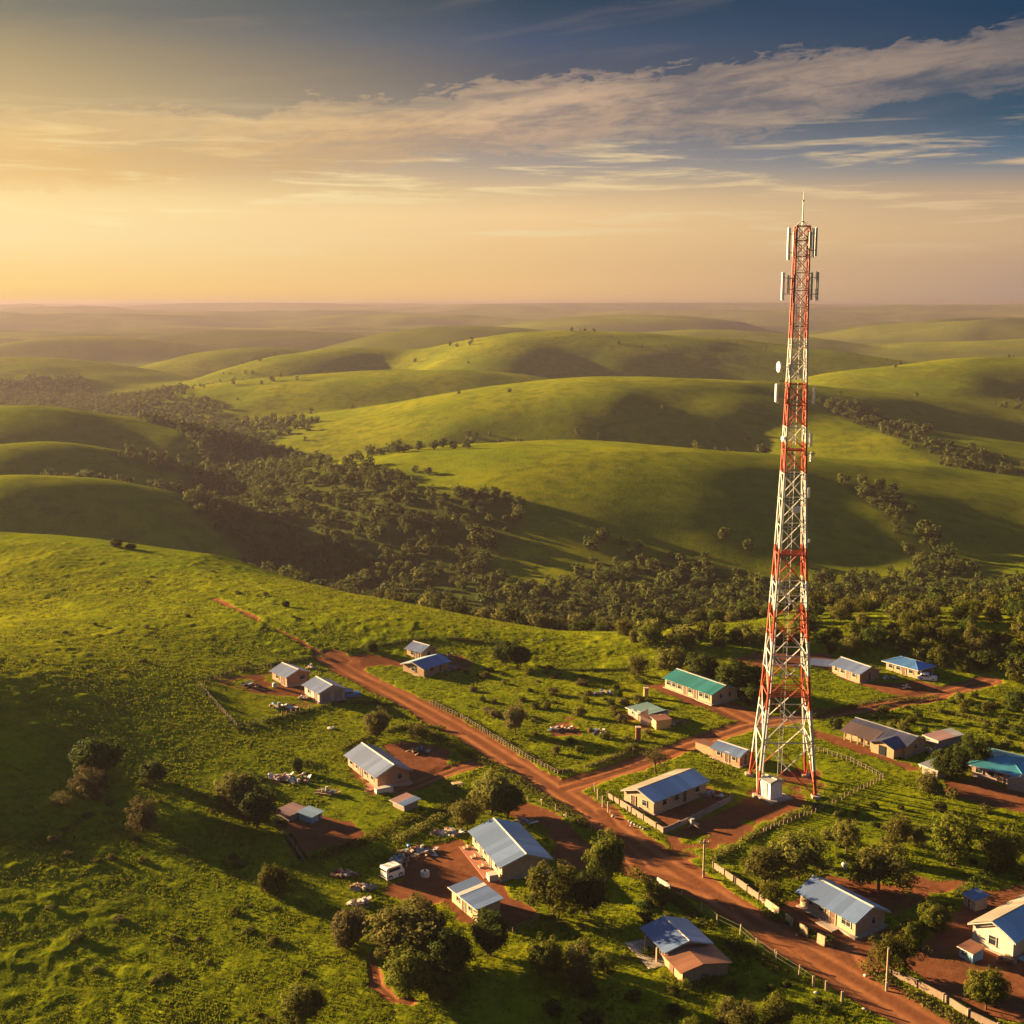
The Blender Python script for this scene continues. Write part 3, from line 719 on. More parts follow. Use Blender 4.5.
# the large blue-grey house above the yard
t, L, W = house('gable_house', 'large blue grey roofed house in the red yard beside the flat roofed cabin', (472.6, 844.5), (502, 880.5), (543, 866.5), 'AB', 2.5, 1.35, 'cream', 'r_blue', 'r_blue_skytint', [W1('S', .12, .9), D1('S', .30, .8), W1('S', .46), D1('S', .62, .8), W1('S', .82)], ov=.5)
slab(t, -L / 2, L * .40, -W / 2 - 1.4, -W / 2 - .25, 'slabr', .14, 'veranda_slab')
for i in range(4):
    bm = bmesh.new(); x = -L / 2 + .6 + i * L * .27; bx(bm, x - .25, x + .25, -W / 2 - 1.1, -W / 2 - .7, .14, .34); bx(bm, x - .25, x + .25, -W / 2 - .74, -W / 2 - .66, .34, .62)
    part('bench', bm, 'wood', t)
bm = bmesh.new(); bx(bm, L / 2 - .9, L / 2 - .1, -W / 2 - 1.15, -W / 2 - .3, -.3, 1.0); part('low_wall', bm, 'white', t)
shed('flat_roofed_cabin', 'cabin with slanting blue roof crossed by a white strip in the red yard', (452, 901.5), (477.5, 923), (499.5, 916), 2.3, 2.75, 'cream', 'r_blue', [W1('S', .25, .7), D1('S', .48, .8), W1('S', .72, .7)], cat='cabin', stripe=True)

# house with the rusty lower extension
ctr, L, W, th, z = house_frame((642, 939), (671, 969), (703, 953), 'AB')
L = 4.6; W = 4.4
t = thing('gable_house', 'blue roofed house with lower rusty brown extension on dark grass', 'house', (ctr.x, ctr.y, z), th)
gable_walls(t, L, W, 2.5, 1.0, 'grey'); gable_roof(t, L, W, 2.5, 1.0, .5, 'r_blue', 'r_blue_skytint')
t.scale = (.79, .79, .52); opening(t, 'S', .3, .9, 1.0, .9, L, W); opening(t, 'S', .62, .85, .13, 2.0, L, W, True); opening(t, 'S', .85, .7, 1.0, .9, L, W)
slab(t, -L / 2 - .6, L / 2 + .2, -W / 2 - 2.0, -W / 2, 'slab', .14, 'veranda_slab')
for px_ in (-.25, .30):
    bm = bmesh.new(); bx(bm, L * px_, L * px_ + .14, -W / 2 - .75, -W / 2 - .61, .14, 2.25); part('veranda_post', bm, 'cream', t)
bm = bmesh.new(); x0, x1, w2 = L / 2 + .003, L / 2 + 3.6, W * .56
prism(bm, [(-w2, -.4), (w2, -.4), (w2, 1.9), (-.4, 2.5), (-w2, 1.9)], x0, x1); ex = part('extension', bm, 'tan', t)
bm = bmesh.new()
prism(bm, [(-w2 - .35, 1.83), (-.4, 2.60), (w2 + .35, 1.83), (w2 + .35, 1.92), (-.4, 2.68), (-w2 - .35, 1.92)], x0 - .02, x1 + .3); part('extension_roof', bm, 'r_brown', ex)
bm = bmesh.new(); bx(bm, x0 + 1.1, x0 + 1.9, -w2 - .06, -w2 + .02, .1, 1.75); part('extension_door', bm, 'doorw', ex)

# cream house in the walled yard by the tower
t, L, W = house('gable_house', 'cream house with roof coloured sunlit white and shaded blue inside the low walled yard', (627.5, 801.5), (653.5, 814.5), (706, 793.5), 'BC', 2.5, 1.15, 'cream', 'r_blue_skytint', 'r_sunlit', [W1('W', .30, .9), ('W', .68, .9, .13, 1.9, True, 'doorw'), W1('S', .2, 1.0), W1('S', .42, 1.1), ('S', .58, 1.0, .13, 2.0, True, 'doorw'), W1('S', .82, 1.0)], ov=.4, cap='r_sunlit')
t, L, W = house('gable_house', 'small orange brick house with curved blue roof beside the lattice tower', (712, 757.5), (739.5, 767), (754, 762), 'AB', 2.1, .85, 'brick', 'r_blue', 'r_blue_skytint', [W1('S', .25, .8), D1('S', .55, .8), W1('S', .8, .8), D1('E', .4, .8)], ov=.3, curve=.10)
bm = bmesh.new(); bx(bm, -L / 2 - 2.6, -L / 2 - .004, -W * .42, W * .1, -.4, 1.9); part('annex', bm, 'tan', t)
bm = bmesh.new(); bx(bm, -L / 2 - 2.75, -L / 2 - .31, -W * .46, W * .14, 1.905, 1.98); part('annex_roof', bm, 'r_brown', t)
house('long_house', 'long cream schoolhouse with teal green roof', (665, 687.5), (711.5, 704.5), (739, 699), 'AB', 2.4, 1.35, 'cream', 'r_teal', 'r_teal', [W1('S', .08), W1('S', .2), W1('S', .32), D1('S', .44), W1('S', .55), D1('S', .66), W1('S', .78), W1('S', .9), W1('E', .35, .8), W1('E', .7, .8)], ov=.4)
house('gable_house', 'orange walled house with grey blue roof on the far red yard', (832, 672.5), (859.5, 683), (877, 678.5), 'AB', 2.3, 1.2, 'brick', 'r_steel', 'r_steel', [W1('S', .15, .9), W1('S', .38), D1('S', .58), W1('S', .8), D1('E', .5)], ov=.4)
# blue hipped house
ctr, L, W, th, z = house_frame((886, 669), (917, 679), (932, 675), 'AB')
t = thing('hipped_house', 'house with smooth bright blue hipped roof beside the white car', 'house', (ctr.x, ctr.y, z), th)
bm = bmesh.new(); bx(bm, -L / 2, L / 2, -W / 2, W / 2, -.4, 2.3); part('wall', bm, 'tan', t)
def hip_roof(t, L, W, h, rise, ov, mat):
    bm = bmesh.new(); a, b = L / 2 + ov, W / 2 + ov; c = max(.3, a - b)
    lo = [bm.verts.new(p) for p in ((-a, -b, h), (a, -b, h), (a, b, h), (-a, b, h))]
    up = [bm.verts.new((-c, 0, h + rise)), bm.verts.new((c, 0, h + rise))]
    for f in ((lo[0], lo[1], up[1], up[0]), (lo[2], lo[3], up[0], up[1]), (lo[1], lo[2], up[1]), (lo[3], lo[0], up[0]), (lo[3], lo[2], lo[1], lo[0])): bm.faces.new(f)
    bmesh.ops.recalc_face_normals(bm, faces=bm.faces[:])
    r = part('roof', bm, mat, t)
    bm = bmesh.new(); bx(bm, -a - .03, a + .03, -b - .03, -b - .002, h - .16, h + .03); bx(bm, -a - .03, a + .03, b + .002, b + .03, h - .16, h + .03)
    bx(bm, a + .002, a + .03, -b, b, h - .16, h + .03); bx(bm, -a - .03, -a - .002, -b, b, h - .16, h + .03); part('fascia', bm, 'trim', r)
    bm = bmesh.new(); tube(bm, (-c, 0, h + rise + .01), (c, 0, h + rise + .01), .07)
    for s in (-1, 1):
        for q in (-1, 1): tube(bm, (s * c, 0, h + rise + .01), (s * a, q * b, h + .03), .06)
    part('ridge_cap', bm, mat, r)
MT['r_hip'] = mat_roof('strong_blue_roof', (.075, .20, .44), .1)
hip_roof(t, L, W, 2.32, 1.1, .45, 'r_hip')
for o in [W1('S', .15), W1('S', .4), D1('S', .58), W1('S', .8), D1('E', .5)]: opening(t, *o[:5], L, W, *o[5:])
for y in (-.4, .4):
    bm = bmesh.new(); bx(bm, L / 2 + .25, L / 2 + .37, W * y - .06, W * y + .06, -.3, 2.2); part('porch_post', bm, 'trim', t)
# long dark roofed house
t, L, W = house('long_house', 'long low house with dark navy and brown roof and stone front', (846.5, 738), (905, 757), (930, 751), 'AB', 2.3, 1.25, 'tan', 'r_navy', 'r_navy', [W1('S', .2), W1('S', .36, .8), D1('S', .46), W1('S', .58), W1('S', .72), W1('S', .88, .9), W1('E', .5, .9)], ov=.5, cap='r_pale')
bm = bmesh.new(); k_ = 1.25 / (W / 2); y0, y1 = -W / 2 - 1.0, -W * .24
prism(bm, [(y0, 2.3 + k_ * (y0 + W / 2) + .04), (y1, 2.3 + k_ * (y1 + W / 2) + .04), (y1, 2.3 + k_ * (y1 + W / 2) + .09), (y0, 2.3 + k_ * (y0 + W / 2) + .09)], -L / 2 - .35, L / 2 - 3.6)
part('veranda_roof', bm, mat_roof('umber_roof', (.125, .088, .080), .3), t)
for q in range(5):
    bm = bmesh.new(); x = -L / 2 + .3 + q * (L - 4.3) / 4; bx(bm, x - .06, x + .06, -W / 2 - .85, -W / 2 - .73, -.3, 1.86); part('veranda_post', bm, 'wood', t)
bm = bmesh.new(); x0, x1 = L * .5 - 3.4, L * .5 - .4; prism(bm, [(x0 - .0, -.4), (x1, -.4), (x1, 2.1), ((x0 + x1) / 2, 2.9), (x0, 2.1)], -W / 2 - 1.6, -W / 2 - .004)
bmesh.ops.rotate(bm, verts=bm.verts[:], cent=(0, 0, 0), matrix=Matrix.Rotation(0, 3, 'Z'))
for v in bm.verts: v.co = Vector((v.co.y, v.co.x, v.co.z))
bmesh.ops.recalc_face_normals(bm, faces=bm.faces[:]); pg = part('porch', bm, 'tan', t)
bm = bmesh.new(); xm = (x0 + x1) / 2
prism(bm, [(x0 - .3, 1.95), (xm, 3.0), (x1 + .3, 1.95), (x1 + .3, 2.04), (xm, 3.09), (x0 - .3, 2.04)], -W / 2 - 1.9, -W / 2 + .9)
for v in bm.verts: v.co = Vector((v.co.y, v.co.x, v.co.z))
bmesh.ops.recalc_face_normals(bm, faces=bm.faces[:]); part('porch_roof', bm, 'r_navy', pg)
bm = bmesh.new(); bx(bm, xm - .45, xm + .45, -W / 2 - 1.66, -W / 2 - 1.58, .1, 2.0); part('porch_door', bm, 'glass', pg)
# teal hipped house on the right edge
ctr, L, W, th, z = house_frame((971.5, 776), (1021, 788), (1050, 775), 'AB')
t = thing('hipped_house', 'teal hipped roof house in the red yard behind the dark bushes', 'house', (ctr.x, ctr.y, z), th)
bm = bmesh.new(); bx(bm, -L / 2, L / 2, -W / 2, W / 2, -.4, 2.3); part('wall', bm, 'mauve', t)
hip_roof(t, L, W, 2.32, 1.3, .5, 'r_aqua')
for o in [W1('S', .15), W1('S', .40), D1('S', .58), W1('S', .8), W1('W', .5)]: opening(t, *o[:5], L, W, *o[5:])
bm = bmesh.new(); prism(bm, [(L * .30, -.4), (L * .30 + 2.4, -.4), (L * .30 + 2.4, 2.0), (L * .30 + 1.2, 2.7), (L * .30, 2.0)], -W / 2 - 1.2, -W / 2 - .004)
for v in bm.verts: v.co = Vector((v.co.y, v.co.x, v.co.z))
bmesh.ops.recalc_face_normals(bm, faces=bm.faces[:]); part('porch', bm, 'grey', t)
# near cream house
t, L, W = house('gable_house', 'cream house with blue grey roof beside the red track and broken panel wall', (800, 906.5), (855, 936.8), (882, 924.5), 'AB', 2.5, 1.35, 'cream', 'r_blue', 'r_blue_skytint', [W1('S', .20, .55, 1.2, .7), W1('S', .40, .95, 1.1, .9), D1('S', .60, .95), W1('S', .84, 1.5, 1.0, .95), W1('E', .6, .6)], ov=.5)
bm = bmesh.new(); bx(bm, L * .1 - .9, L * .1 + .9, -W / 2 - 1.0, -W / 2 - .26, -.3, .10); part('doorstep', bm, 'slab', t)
# house on the right edge with one roof slope painted pale as sunlit
t, L, W = house('gable_house', 'whitewashed house with roof coloured sunlit pale and shaded blue beside the blue kiosk', (975, 940), (1012.5, 959.5), (1062, 931), 'BC', 2.9, 1.45, 'white', 'r_blue_skytint', 'r_sunlit', [W1('W', .5, .95, .9, 1.2), D1('S', .3), W1('S', .6)], ov=.45, cap='r_sunlit', curve=.05)
bm = bmesh.new(); bx(bm, -L / 2 + .6, L / 2, -W / 2 - 2.2, -W / 2 - .5, 2.25, 2.33); pr = part('porch_roof', bm, 'r_pale', t)
for q in (.7, 3.2, 5.7):
    bm = bmesh.new(); bx(bm, -L / 2 + q, -L / 2 + q + .14, -W / 2 - 2.1, -W / 2 - 1.96, -.3, 2.245); part('porch_post', bm, 'trim', pr)
slab(t, -L / 2 + .4, L / 2, -W / 2 - 2.3, -W / 2 - .26, 'bluewall', .2, 'porch_slab')
# small sheds
MT['r_green'] = mat_roof('pale_green_roof', (.22, .36, .32), .15)
shed('outhouse', 'narrow outhouse with square blue roof behind the whitewashed house', (968, 910), (975, 914), (983, 909.5), 2.0, 2.35, 'grey', 'r_blue', [('S', .5, .7, .08, 1.75, True, 'doorw')], cat='outhouse', ov=.2)[0].scale = (.66, .66, .5)
shed('kiosk', 'low kiosk with rusty roof and pale blue front in the red yard', (960, 960), (973, 967), (984, 960.5), 1.7, 2.0, 'bluewall', 'r_brown', [('S', .35, .9, .7, .7)], cat='kiosk', ov=.22)[0].scale = (.62, .62, .5)
shed('shed', 'tiny shed with white roof between olive bush and dark hedge', (928, 776), (937, 779.5), (943, 776), 1.9, 2.1, 'grey', 'r_pale', [], ov=.3)
t, L, W = shed('lean_to_shed', 'open lean-to with half red half blue sheet roof below the brick house', (390, 806), (404, 813), (417, 806), 1.3, 1.55, 'grey', 'r_pink', [], ov=.3)
t.scale = (.82, .82, .55); bm = bmesh.new(); k_ = .25 / W; f_ = lambda y: 1.3 + k_ * (y + W / 2)
prism(bm, [(-W / 2 - .33, f_(-W / 2 - .33) + .034), (W / 2 + .33, f_(W / 2 + .33) + .034), (W / 2 + .33, f_(W / 2 + .33) + .07), (-W / 2 - .33, f_(-W / 2 - .33) + .07)], L * .05, L / 2 + .33); part('blue_sheet', bm, 'r_blue', t)
shed('shack', 'low shack of grey boards with faded pink roof beside dark tree', (281, 816), (289, 823), (308, 815), 1.5, 1.75, 'grey', 'r_pink', [('S', .5, .6, .1, 1.3, True)], ridge='BC', ov=.2)[0].scale = (.85, .85, .45)
shed('shack', 'shack with blue roof behind a white board front', (306, 819), (312, 825), (324, 819), 1.5, 1.8, 'bluewall', 'r_blue_skytint', [('S', .7, .6, .1, 1.3, True)], ridge='BC', ov=.2)[0].scale = (.8, .8, .48)
shed('shack', 'pink walled shack with pale green roof in the scrub above the cross road', (628, 716), (644, 723.5), (655, 716), 1.9, 2.1, 'pinkwall', 'r_green', [W1('S', .3, .6), D1('S', .7, .7)])
shed('shack', 'mauve shack with rusty roof leaning against the pink shack', (645, 722), (655, 727), (668, 719), 1.8, 2.0, 'mauve', 'r_brown', [W1('S', .4, .6), ('E', .5, .7, .1, 1.6, True)], ridge='BC')
shed('shack', 'tin shack behind the long dark roofed house with pale pink roof', (926, 743), (938, 748), (948, 743), 1.6, 1.8, 'grey', 'r_pink', [])
shed('shack', 'small white roofed tin shack beyond the dark roofed house', (939, 741), (947, 745), (953, 741), 1.6, 1.8, 'grey', 'r_pale', [])
shed('pillar_hut', 'narrow ochre brick hut in front of the rusty shack', (653, 727.5), (656, 730), (660, 727), 1.9, 2.0, 'yellow', 'r_brown', [], cat='hut', ov=.05)
shed('low_barn', 'long low grey roofed shelter beside the far red yard', (811, 667), (834, 670), (838, 664), .9, 1.1, 'grey', 'r_steel', [], cat='shelter', ov=.3)

# ------------------------------------------------------------------ lattice tower
def mat_bands():
    m, k, b, out = new_mat('tower_paint')
    tc = k.add('ShaderNodeTexCoord').outputs['Object']; sx = k.add('ShaderNodeSeparateXYZ'); k.l.new(tc, sx.inputs[0])
    n = k.noise(tc, 1.8, 4, .6)
    z = k.m('ADD', sx.outputs[2], k.m('MULTIPLY', k.m('SUBTRACT', n, .5), .10))
    red, wht = (.27, .036, .013), (.39, .385, .375)
    ed = [0, 2.7, 9.0, 12.5, 16.1, 19.3, 22.4, 25.6, 33.3, 36.2, 37.8, 42.3, 46.7, 70]
    stops = [(e / 70, red if i % 2 == 0 else wht) for i, e in enumerate(ed[:-1])]
    c = k.ramp(k.m('DIVIDE', z, 70.0, clamp=True), stops, 'CONSTANT')
    c = k.mix(k.rng(n, .55, .75, 0, .4), c, (.22, .10, .06))
    c = k.mix(k.rng(sx.outputs[2], 44, 50, 0, .55), c, (.16, .035, .03))
    k.l.new(c, b.inputs['Base Color']); b.inputs['Roughness'].default_value = .5
    return m
M_TOWER = mat_bands()
def tower():
    base = (ground(757.5, 799) + ground(812.8, 799) + ground(753.3, 772.5) + ground(804.6, 775)) / 4
    rz = R(-3)
    t = thing('lattice_tower', 'tall red and white lattice telecom mast with antennas and dishes', 'tower', base, rz)
    zs = [0, 11.5, 25.6, 33.3, 42.3, 46.7, 57.6]; ws = [6.0, 4.0, 2.66, 2.12, 1.7, 1.5, 1.28]
    wd = lambda z: float(np.interp(z, zs, ws)) / 2
    lev = [0.0]
    for a, b, n in ((0, 9, 1.0), ):
        pass
    lev = [0, 5.6, 10.4, 14.6, 18.4, 21.8, 25.0, 27.9, 30.6, 33.2, 35.6, 37.9, 40.1, 42.2, 44.2, 46.1, 47.9, 49.7, 51.4, 53.1, 54.7, 56.2, 57.6]
    cor = [(-1, -1), (1, -1), (1, 1), (-1, 1)]
    top = 57.6
    for sx_, sy_ in cor:
        bm = bmesh.new()
        for a, b in zip(lev[:-1], lev[1:]):
            ra = .17 - .085 * a / top; rb = .17 - .085 * b / top
            tube(bm, (sx_ * wd(a), sy_ * wd(a), a - (.6 if a == 0 else 0)), (sx_ * wd(b), sy_ * wd(b), b), ra, rb, 6)
        lg = part('leg', bm, M_TOWER, t)
        bm = bmesh.new(); bx(bm, sx_ * wd(0) - .45, sx_ * wd(0) + .45, sy_ * wd(0) - .45, sy_ * wd(0) + .45, -.6, .25, .04); part('footing', bm, 'slab', lg)
    for i in range(4):
        (ax, ay), (bx_, by) = cor[i], cor[(i + 1) % 4]
        bm = bmesh.new()
        for q, (a, b) in enumerate(zip(lev[:-1], lev[1:])):
            r = .065 if a < 25 else .048 if a < 42 else .036
            wa, wb = wd(a), wd(b)
            A0 = Vector((ax * wa, ay * wa, a)); B0 = Vector((bx_ * wa, by * wa, a)); A1 = Vector((ax * wb, ay * wb, b)); B1 = Vector((bx_ * wb, by * wb, b))
            tube(bm, A0, B1, r, n=4); tube(bm, B0, A1, r, n=4); tube(bm, A1, B1, r * .95, n=4)
            if 5 < a < 12 or 14 < a < 19:   # redundant members from the crossing level to the legs
                f = wa / (wa + wb); zc = a + (b - a) * f; wc = wd(zc)
                Am = Vector((ax * wc, ay * wc, zc)); Bm = Vector((bx_ * wc, by * wc, zc)); tube(bm, Am, Bm, r * .8, n=4)
        part('bracing', bm, M_TOWER, t)
    # ladder and cable tray inside the back face
    bm = bmesh.new()
    for s in (-.2, .2):
        for a, b in zip(lev[:-1], lev[1:]): tube(bm, (s, wd(a) * .62, a), (s, wd(b) * .62, b), .03, n=4)
    for q in range(190): z = .3 * q + .3; tube(bm, (-.2, wd(z) * .62, z), (.2, wd(z) * .62, z), .018, n=4)
    part('ladder', bm, 'metal', t)
    bm = bmesh.new()
    for a, b in zip(lev[:-1], lev[1:]): tube(bm, (-wd(a) * .80, -wd(a) * .45, a), (-wd(b) * .8, -wd(b) * .45, b), .10 if a < 30 else .06, n=5)
    part('cable_run', bm, 'antgrey', t)
    for z in (10.4, 25.0, 35.6, 46.1, 57.6):
        bm = bmesh.new(); w = wd(z) * .9
        for q in range(7): y = -w + 2 * w * q / 6; bx(bm, -w, w, y - .03, y + .03, z - .03, z + .02)
        part('platform', bm, M_TOWER, t)
    # lightning rod
    bm = bmesh.new()
    for sx_, sy_ in cor: tube(bm, (sx_ * wd(top), sy_ * wd(top), top), (0, 0, top + .5), .04, n=4)
    tube(bm, (0, 0, top - .1), (0, 0, top + 2.3), .07, .05); tube(bm, (0, 0, top + 2.3), (0, 0, top + 3.3), .035, .012)
    bmesh.ops.create_icosphere(bm, subdivisions=1, radius=.13, matrix=Matrix.Translation((0, 0, top + 2.4))); part('lightning_rod', bm, 'antgrey', t)
    def panel(x, y, z, h, w=.30, d=.18, mat='panel', tilt=0.0, arm=True):
        bm = bmesh.new(); bx(bm, -w / 2, w / 2, -d / 2, d / 2, -h / 2, h / 2, .04)
        o = part('panel_antenna', bm, mat, t, False); o.location = (x, y, z); o.rotation_euler = (0, tilt, math.atan2(y, x) - math.pi / 2)
        bm = bmesh.new()
        c, s_ = math.cos(-(math.atan2(y, x) - math.pi / 2)), math.sin(-(math.atan2(y, x) - math.pi / 2))
        rr = math.hypot(x, y)
        tube(bm, (0, -.18, -h / 2 - .15), (0, -.18, h / 2 + .1), .04, n=6)
        ln = rr - wd(z) * .95
        for zz_ in (-h * .28, h * .3): tube(bm, (0, 0, zz_), (0, -ln, zz_), .035, n=4)
        part('bracket', bm, 'antgrey', o)
    # upper and lower sector clusters
    for x, y, z, h, mt in ((-1.35, -.25, 55.9, 3.1, 'panel'), (-.55, 1.2, 55.9, 2.4, 'antgrey'), (1.1, -.2, 56.0, 2.7, 'antgrey'), (1.45, .45, 56.1, 2.8, 'antgrey'), (.6, -1.25, 56.2, 1.6, 'antgrey'),
                         (-1.78, -.25, 51.8, 2.7, 'panel'), (-1.15, .3, 52.0, 1.8, 'antgrey'), (1.05, -.35, 51.8, 2.7, 'antgrey'), (1.72, .2, 51.8, 2.8, 'antgrey')):
        panel(x, y, z, h, mat=mt)
    def dish(x, y, z, r, az):
        bm = bmesh.new(); n = 20
        prof = [(r, 0), (r, .28 * r), (r * .96, .34 * r), (r * .6, .42 * r), (0, .46 * r)]
        rings = []
        for rad, h in prof[:-1]: rings.append([bm.verts.new((rad * math.cos(2 * math.pi * i / n), -h, rad * math.sin(2 * math.pi * i / n))) for i in range(n)])
        tip = bm.verts.new((0, -prof[-1][1], 0)); back = bm.verts.new((0, .35 * r, 0))
        for a, b in zip(rings[:-1], rings[1:]):
            for i in range(n): bm.faces.new((a[i], a[(i + 1) % n], b[(i + 1) % n], b[i]))
        for i in range(n): bm.faces.new((rings[-1][i], rings[-1][(i + 1) % n], tip)); bm.faces.new((rings[0][(i + 1) % n], rings[0][i], back))
        bmesh.ops.recalc_face_normals(bm, faces=bm.faces[:])
        o = part('dish_antenna', bm, 'panel', t, True); o.location = (x, y, z); o.rotation_euler = (0, 0, az)
        bm = bmesh.new(); tube(bm, (0, .2 * r, 0), (0, max(.3, math.hypot(x, y) - wd(z) * .9), 0), .06); part('bracket', bm, 'antgrey', o)
    zpx = lambda py: float(H - base.y * (F * sp + (py - 512) * cp) / (F * cp - (py - 512) * sp))
    dish(-1.75, -.3, zpx(367), .55, math.radians(-78)); dish(.2, -wd(zpx(507)) - .45, zpx(507), .38, 0); dish(-wd(39) - .35, -.9, zpx(438), .30, math.radians(-70))
    for x, y, py, h, w in ((-2.0, -.2, 393, 1.8, .5), (1.75, -.2, 396, 1.6, .3), (1.55, -.5, 439, 1.3, .42), (1.75, .2, 457, .95, .35), (1.5, -.6, 492, 1.0, .4), (1.75, -.4, 540, .35, .45)):
        panel(x, y, zpx(py), h, w, .22)
    return t
tower()
# equipment cabin at its foot
ctr, L, W, th, z = house_frame((762, 799), (769.7, 803), (777.6, 800), 'AB')
t = thing('equipment_cabin', 'small white equipment cabin with pitched lid at the mast foot', 'cabin', (ctr.x, ctr.y, z), th)
t.scale = (1, 1, 1); L = 1.55; W = 1.55
slab(t, -L / 2 - .7, L / 2 + .7, -W / 2 - .5, W / 2 + .9, 'slab', .22)
gable_walls(t, L, W, 2.0, .22, 'panel', .2); gable_roof(t, L, W, 2.0, .22, .12, 'r_pale', None, 'cap', .04)
opening(t, 'S', .5, .8, .3, 1.5, L, W, True, 'trim')

# ------------------------------------------------------------------ trees and shrubs
def leaf_mesh(name, seed, clumps, per, leaf, loose=.30, squat=1.0, low=-.55, clump_r=.30, spread=.42):
    """a crown about 2 wide and 2 tall centred on the origin: leaf clumps through the volume, gaps between them"""
    g = np.random.default_rng(seed)
    d = g.normal(size=(clumps, 3)); d /= np.linalg.norm(d, axis=1)[:, None]
    rad = g.uniform(.30, 1, clumps) ** spread
    # an uneven outline: the reach of the crown changes with direction
    ph = g.uniform(0, 6.28, 4)
    azm = np.arctan2(d[:, 1], d[:, 0])
    reach = 1 + loose * (np.sin(2 * azm + ph[0]) * .30 + np.sin(3 * azm + ph[1]) * .25 + np.sin(5 * azm + ph[2] + 3 * d[:, 2]) * .25 + g.normal(0, .28, clumps))
    c = d * (rad * reach * .80)[:, None]
    c[:, 2] = np.where(c[:, 2] < low, low + (c[:, 2] - low) * .15, c[:, 2]) * squat
    cr = clump_r * g.uniform(.65, 1.25, clumps)
    n = clumps * per
    ci = np.repeat(np.arange(clumps), per)
    e = g.normal(size=(n, 3)); e /= np.linalg.norm(e, axis=1)[:, None]
    p = c[ci] + e * (cr[ci] * g.uniform(.25, 1, n) ** .4)[:, None]
    nr = e + .55 * d[ci] + g.normal(0, .45, (n, 3)) + np.array([0, 0, .25]); nr /= np.linalg.norm(nr, axis=1)[:, None]
    a = np.cross(nr, g.normal(size=(n, 3))); a /= np.linalg.norm(a, axis=1)[:, None]; b = np.cross(nr, a)
    s = leaf * g.uniform(.6, 1.35, n)[:, None]
    v = np.stack([p - a * s, p - b * s * .55 + nr * s * .12, p + a * s, p + b * s * .55 + nr * s * .12], 1).reshape(-1, 3)
    f = np.arange(n * 4).reshape(-1, 4)
    tint = np.repeat(np.clip(g.uniform(0, 1, clumps)[ci] * .65 + g.uniform(0, .35, n), 0, 1), 4)
    return v, f, tint
def crown_data(name, *a, **k):
    v, f, t = leaf_mesh(name, *a, **k)
    o = mesh_np(name, v, f, LEAF['green'], None, False, {'tint': t}); me = o.data
    bpy.data.objects.remove(o); return me
def trunk_data(name, seed, top=1.0, r=.11, limbs=5, fine=False):
    g = random.Random(seed); bm = bmesh.new()
    tube(bm, (0, 0, -.35), (g.uniform(-.06, .06), g.uniform(-.06, .06), top * .45), r * 1.25, r * .8, 7)
    for i in range(limbs):
        t = 2 * math.pi * i / limbs + g.uniform(-.4, .4); o = Vector((0, 0, top * g.uniform(.28, .45)))
        k = o + Vector((math.cos(t) * .32, math.sin(t) * .32, top * g.uniform(.30, .45))); tube(bm, o, k, r * .55, r * .34, 5)
        e = k + Vector((math.cos(t + .3) * .34, math.sin(t + .3) * .34, top * g.uniform(.25, .5))); tube(bm, k, e, r * .34, r * .10, 5)
        e2 = k + Vector((math.cos(t - .7) * .25, math.sin(t - .7) * .25, top * g.uniform(.3, .5))); tube(bm, k, e2, r * .28, r * .08, 5)
    me = bpy.data.meshes.new(name); bm.to_mesh(me); bm.free(); me.materials.append(MT['bark']); return me
CROWN = {'round': [crown_data('crown_round', 11 + i, 240, 46, .056, loose=.50, clump_r=.22) for i in range(4)],
         'loose': [crown_data('crown_loose', 31 + i, 150, 48, .056, loose=.8, clump_r=.23, low=-.75, spread=.5) for i in range(4)],
         'bare': [crown_data('crown_bare', 51 + i, 110, 16, .050, loose=.7, clump_r=.22, low=-.8, spread=.7) for i in range(2)],
         'small': [crown_data('crown_small', 71 + i, 44, 22, .130, loose=.45, clump_r=.34) for i in range(6)]}
TRUNK = [trunk_data('trunk', 5 + i) for i in range(4)]
rnd = random.Random(4)
def make_tree(name, label, cat, loc, w, h, shape, mat, group=None, trunk=True, foot=.30):
    """w, h: crown width and overall height; crown child sits on the trunk child"""
    t = thing(name, label, cat, loc, rnd.uniform(0, 6.28), group)
    me = rnd.choice(CROWN[shape]); o = bpy.data.objects.new('crown' if trunk else 'foliage', me); C.objects.link(o); o.parent = t
    if len(me.materials) == 0: me.materials.append(LEAF['green'])
    o.material_slots[0].link = 'OBJECT'; o.material_slots[0].material = LEAF[mat]
    ch = h * (1 - foot) / 2 * 1.08
    o.scale = (w / 2 * 1.04, w / 2 * 1.04 * rnd.uniform(.9, 1.08), ch); o.location = (0, 0, h - ch * .98)
    o.rotation_euler = (0, 0, rnd.uniform(0, 6.28))
    q = bpy.data.objects.new('trunk' if trunk else 'stem', rnd.choice(TRUNK)); C.objects.link(q); q.parent = t
    q.scale = (w * .26, w * .26, h * .72)
    return t
def tree_px(name, label, cat, cx, base, wpx, hpx, shape, mat, group=None, trunk=True, foot=.16):
    p = ground(cx, base); s = px_per_m(p)
    el = math.atan2(H - p.z, p.y); w = wpx / s
    h = max(.62 * w, (hpx - wpx * math.sin(el) * .26) / s / math.cos(el))
    return make_tree(name, label, cat, p - Vector((0, 0, .1)), w, h, shape, mat, group, trunk, foot)
T = 'tree'; S_ = 'shrub'
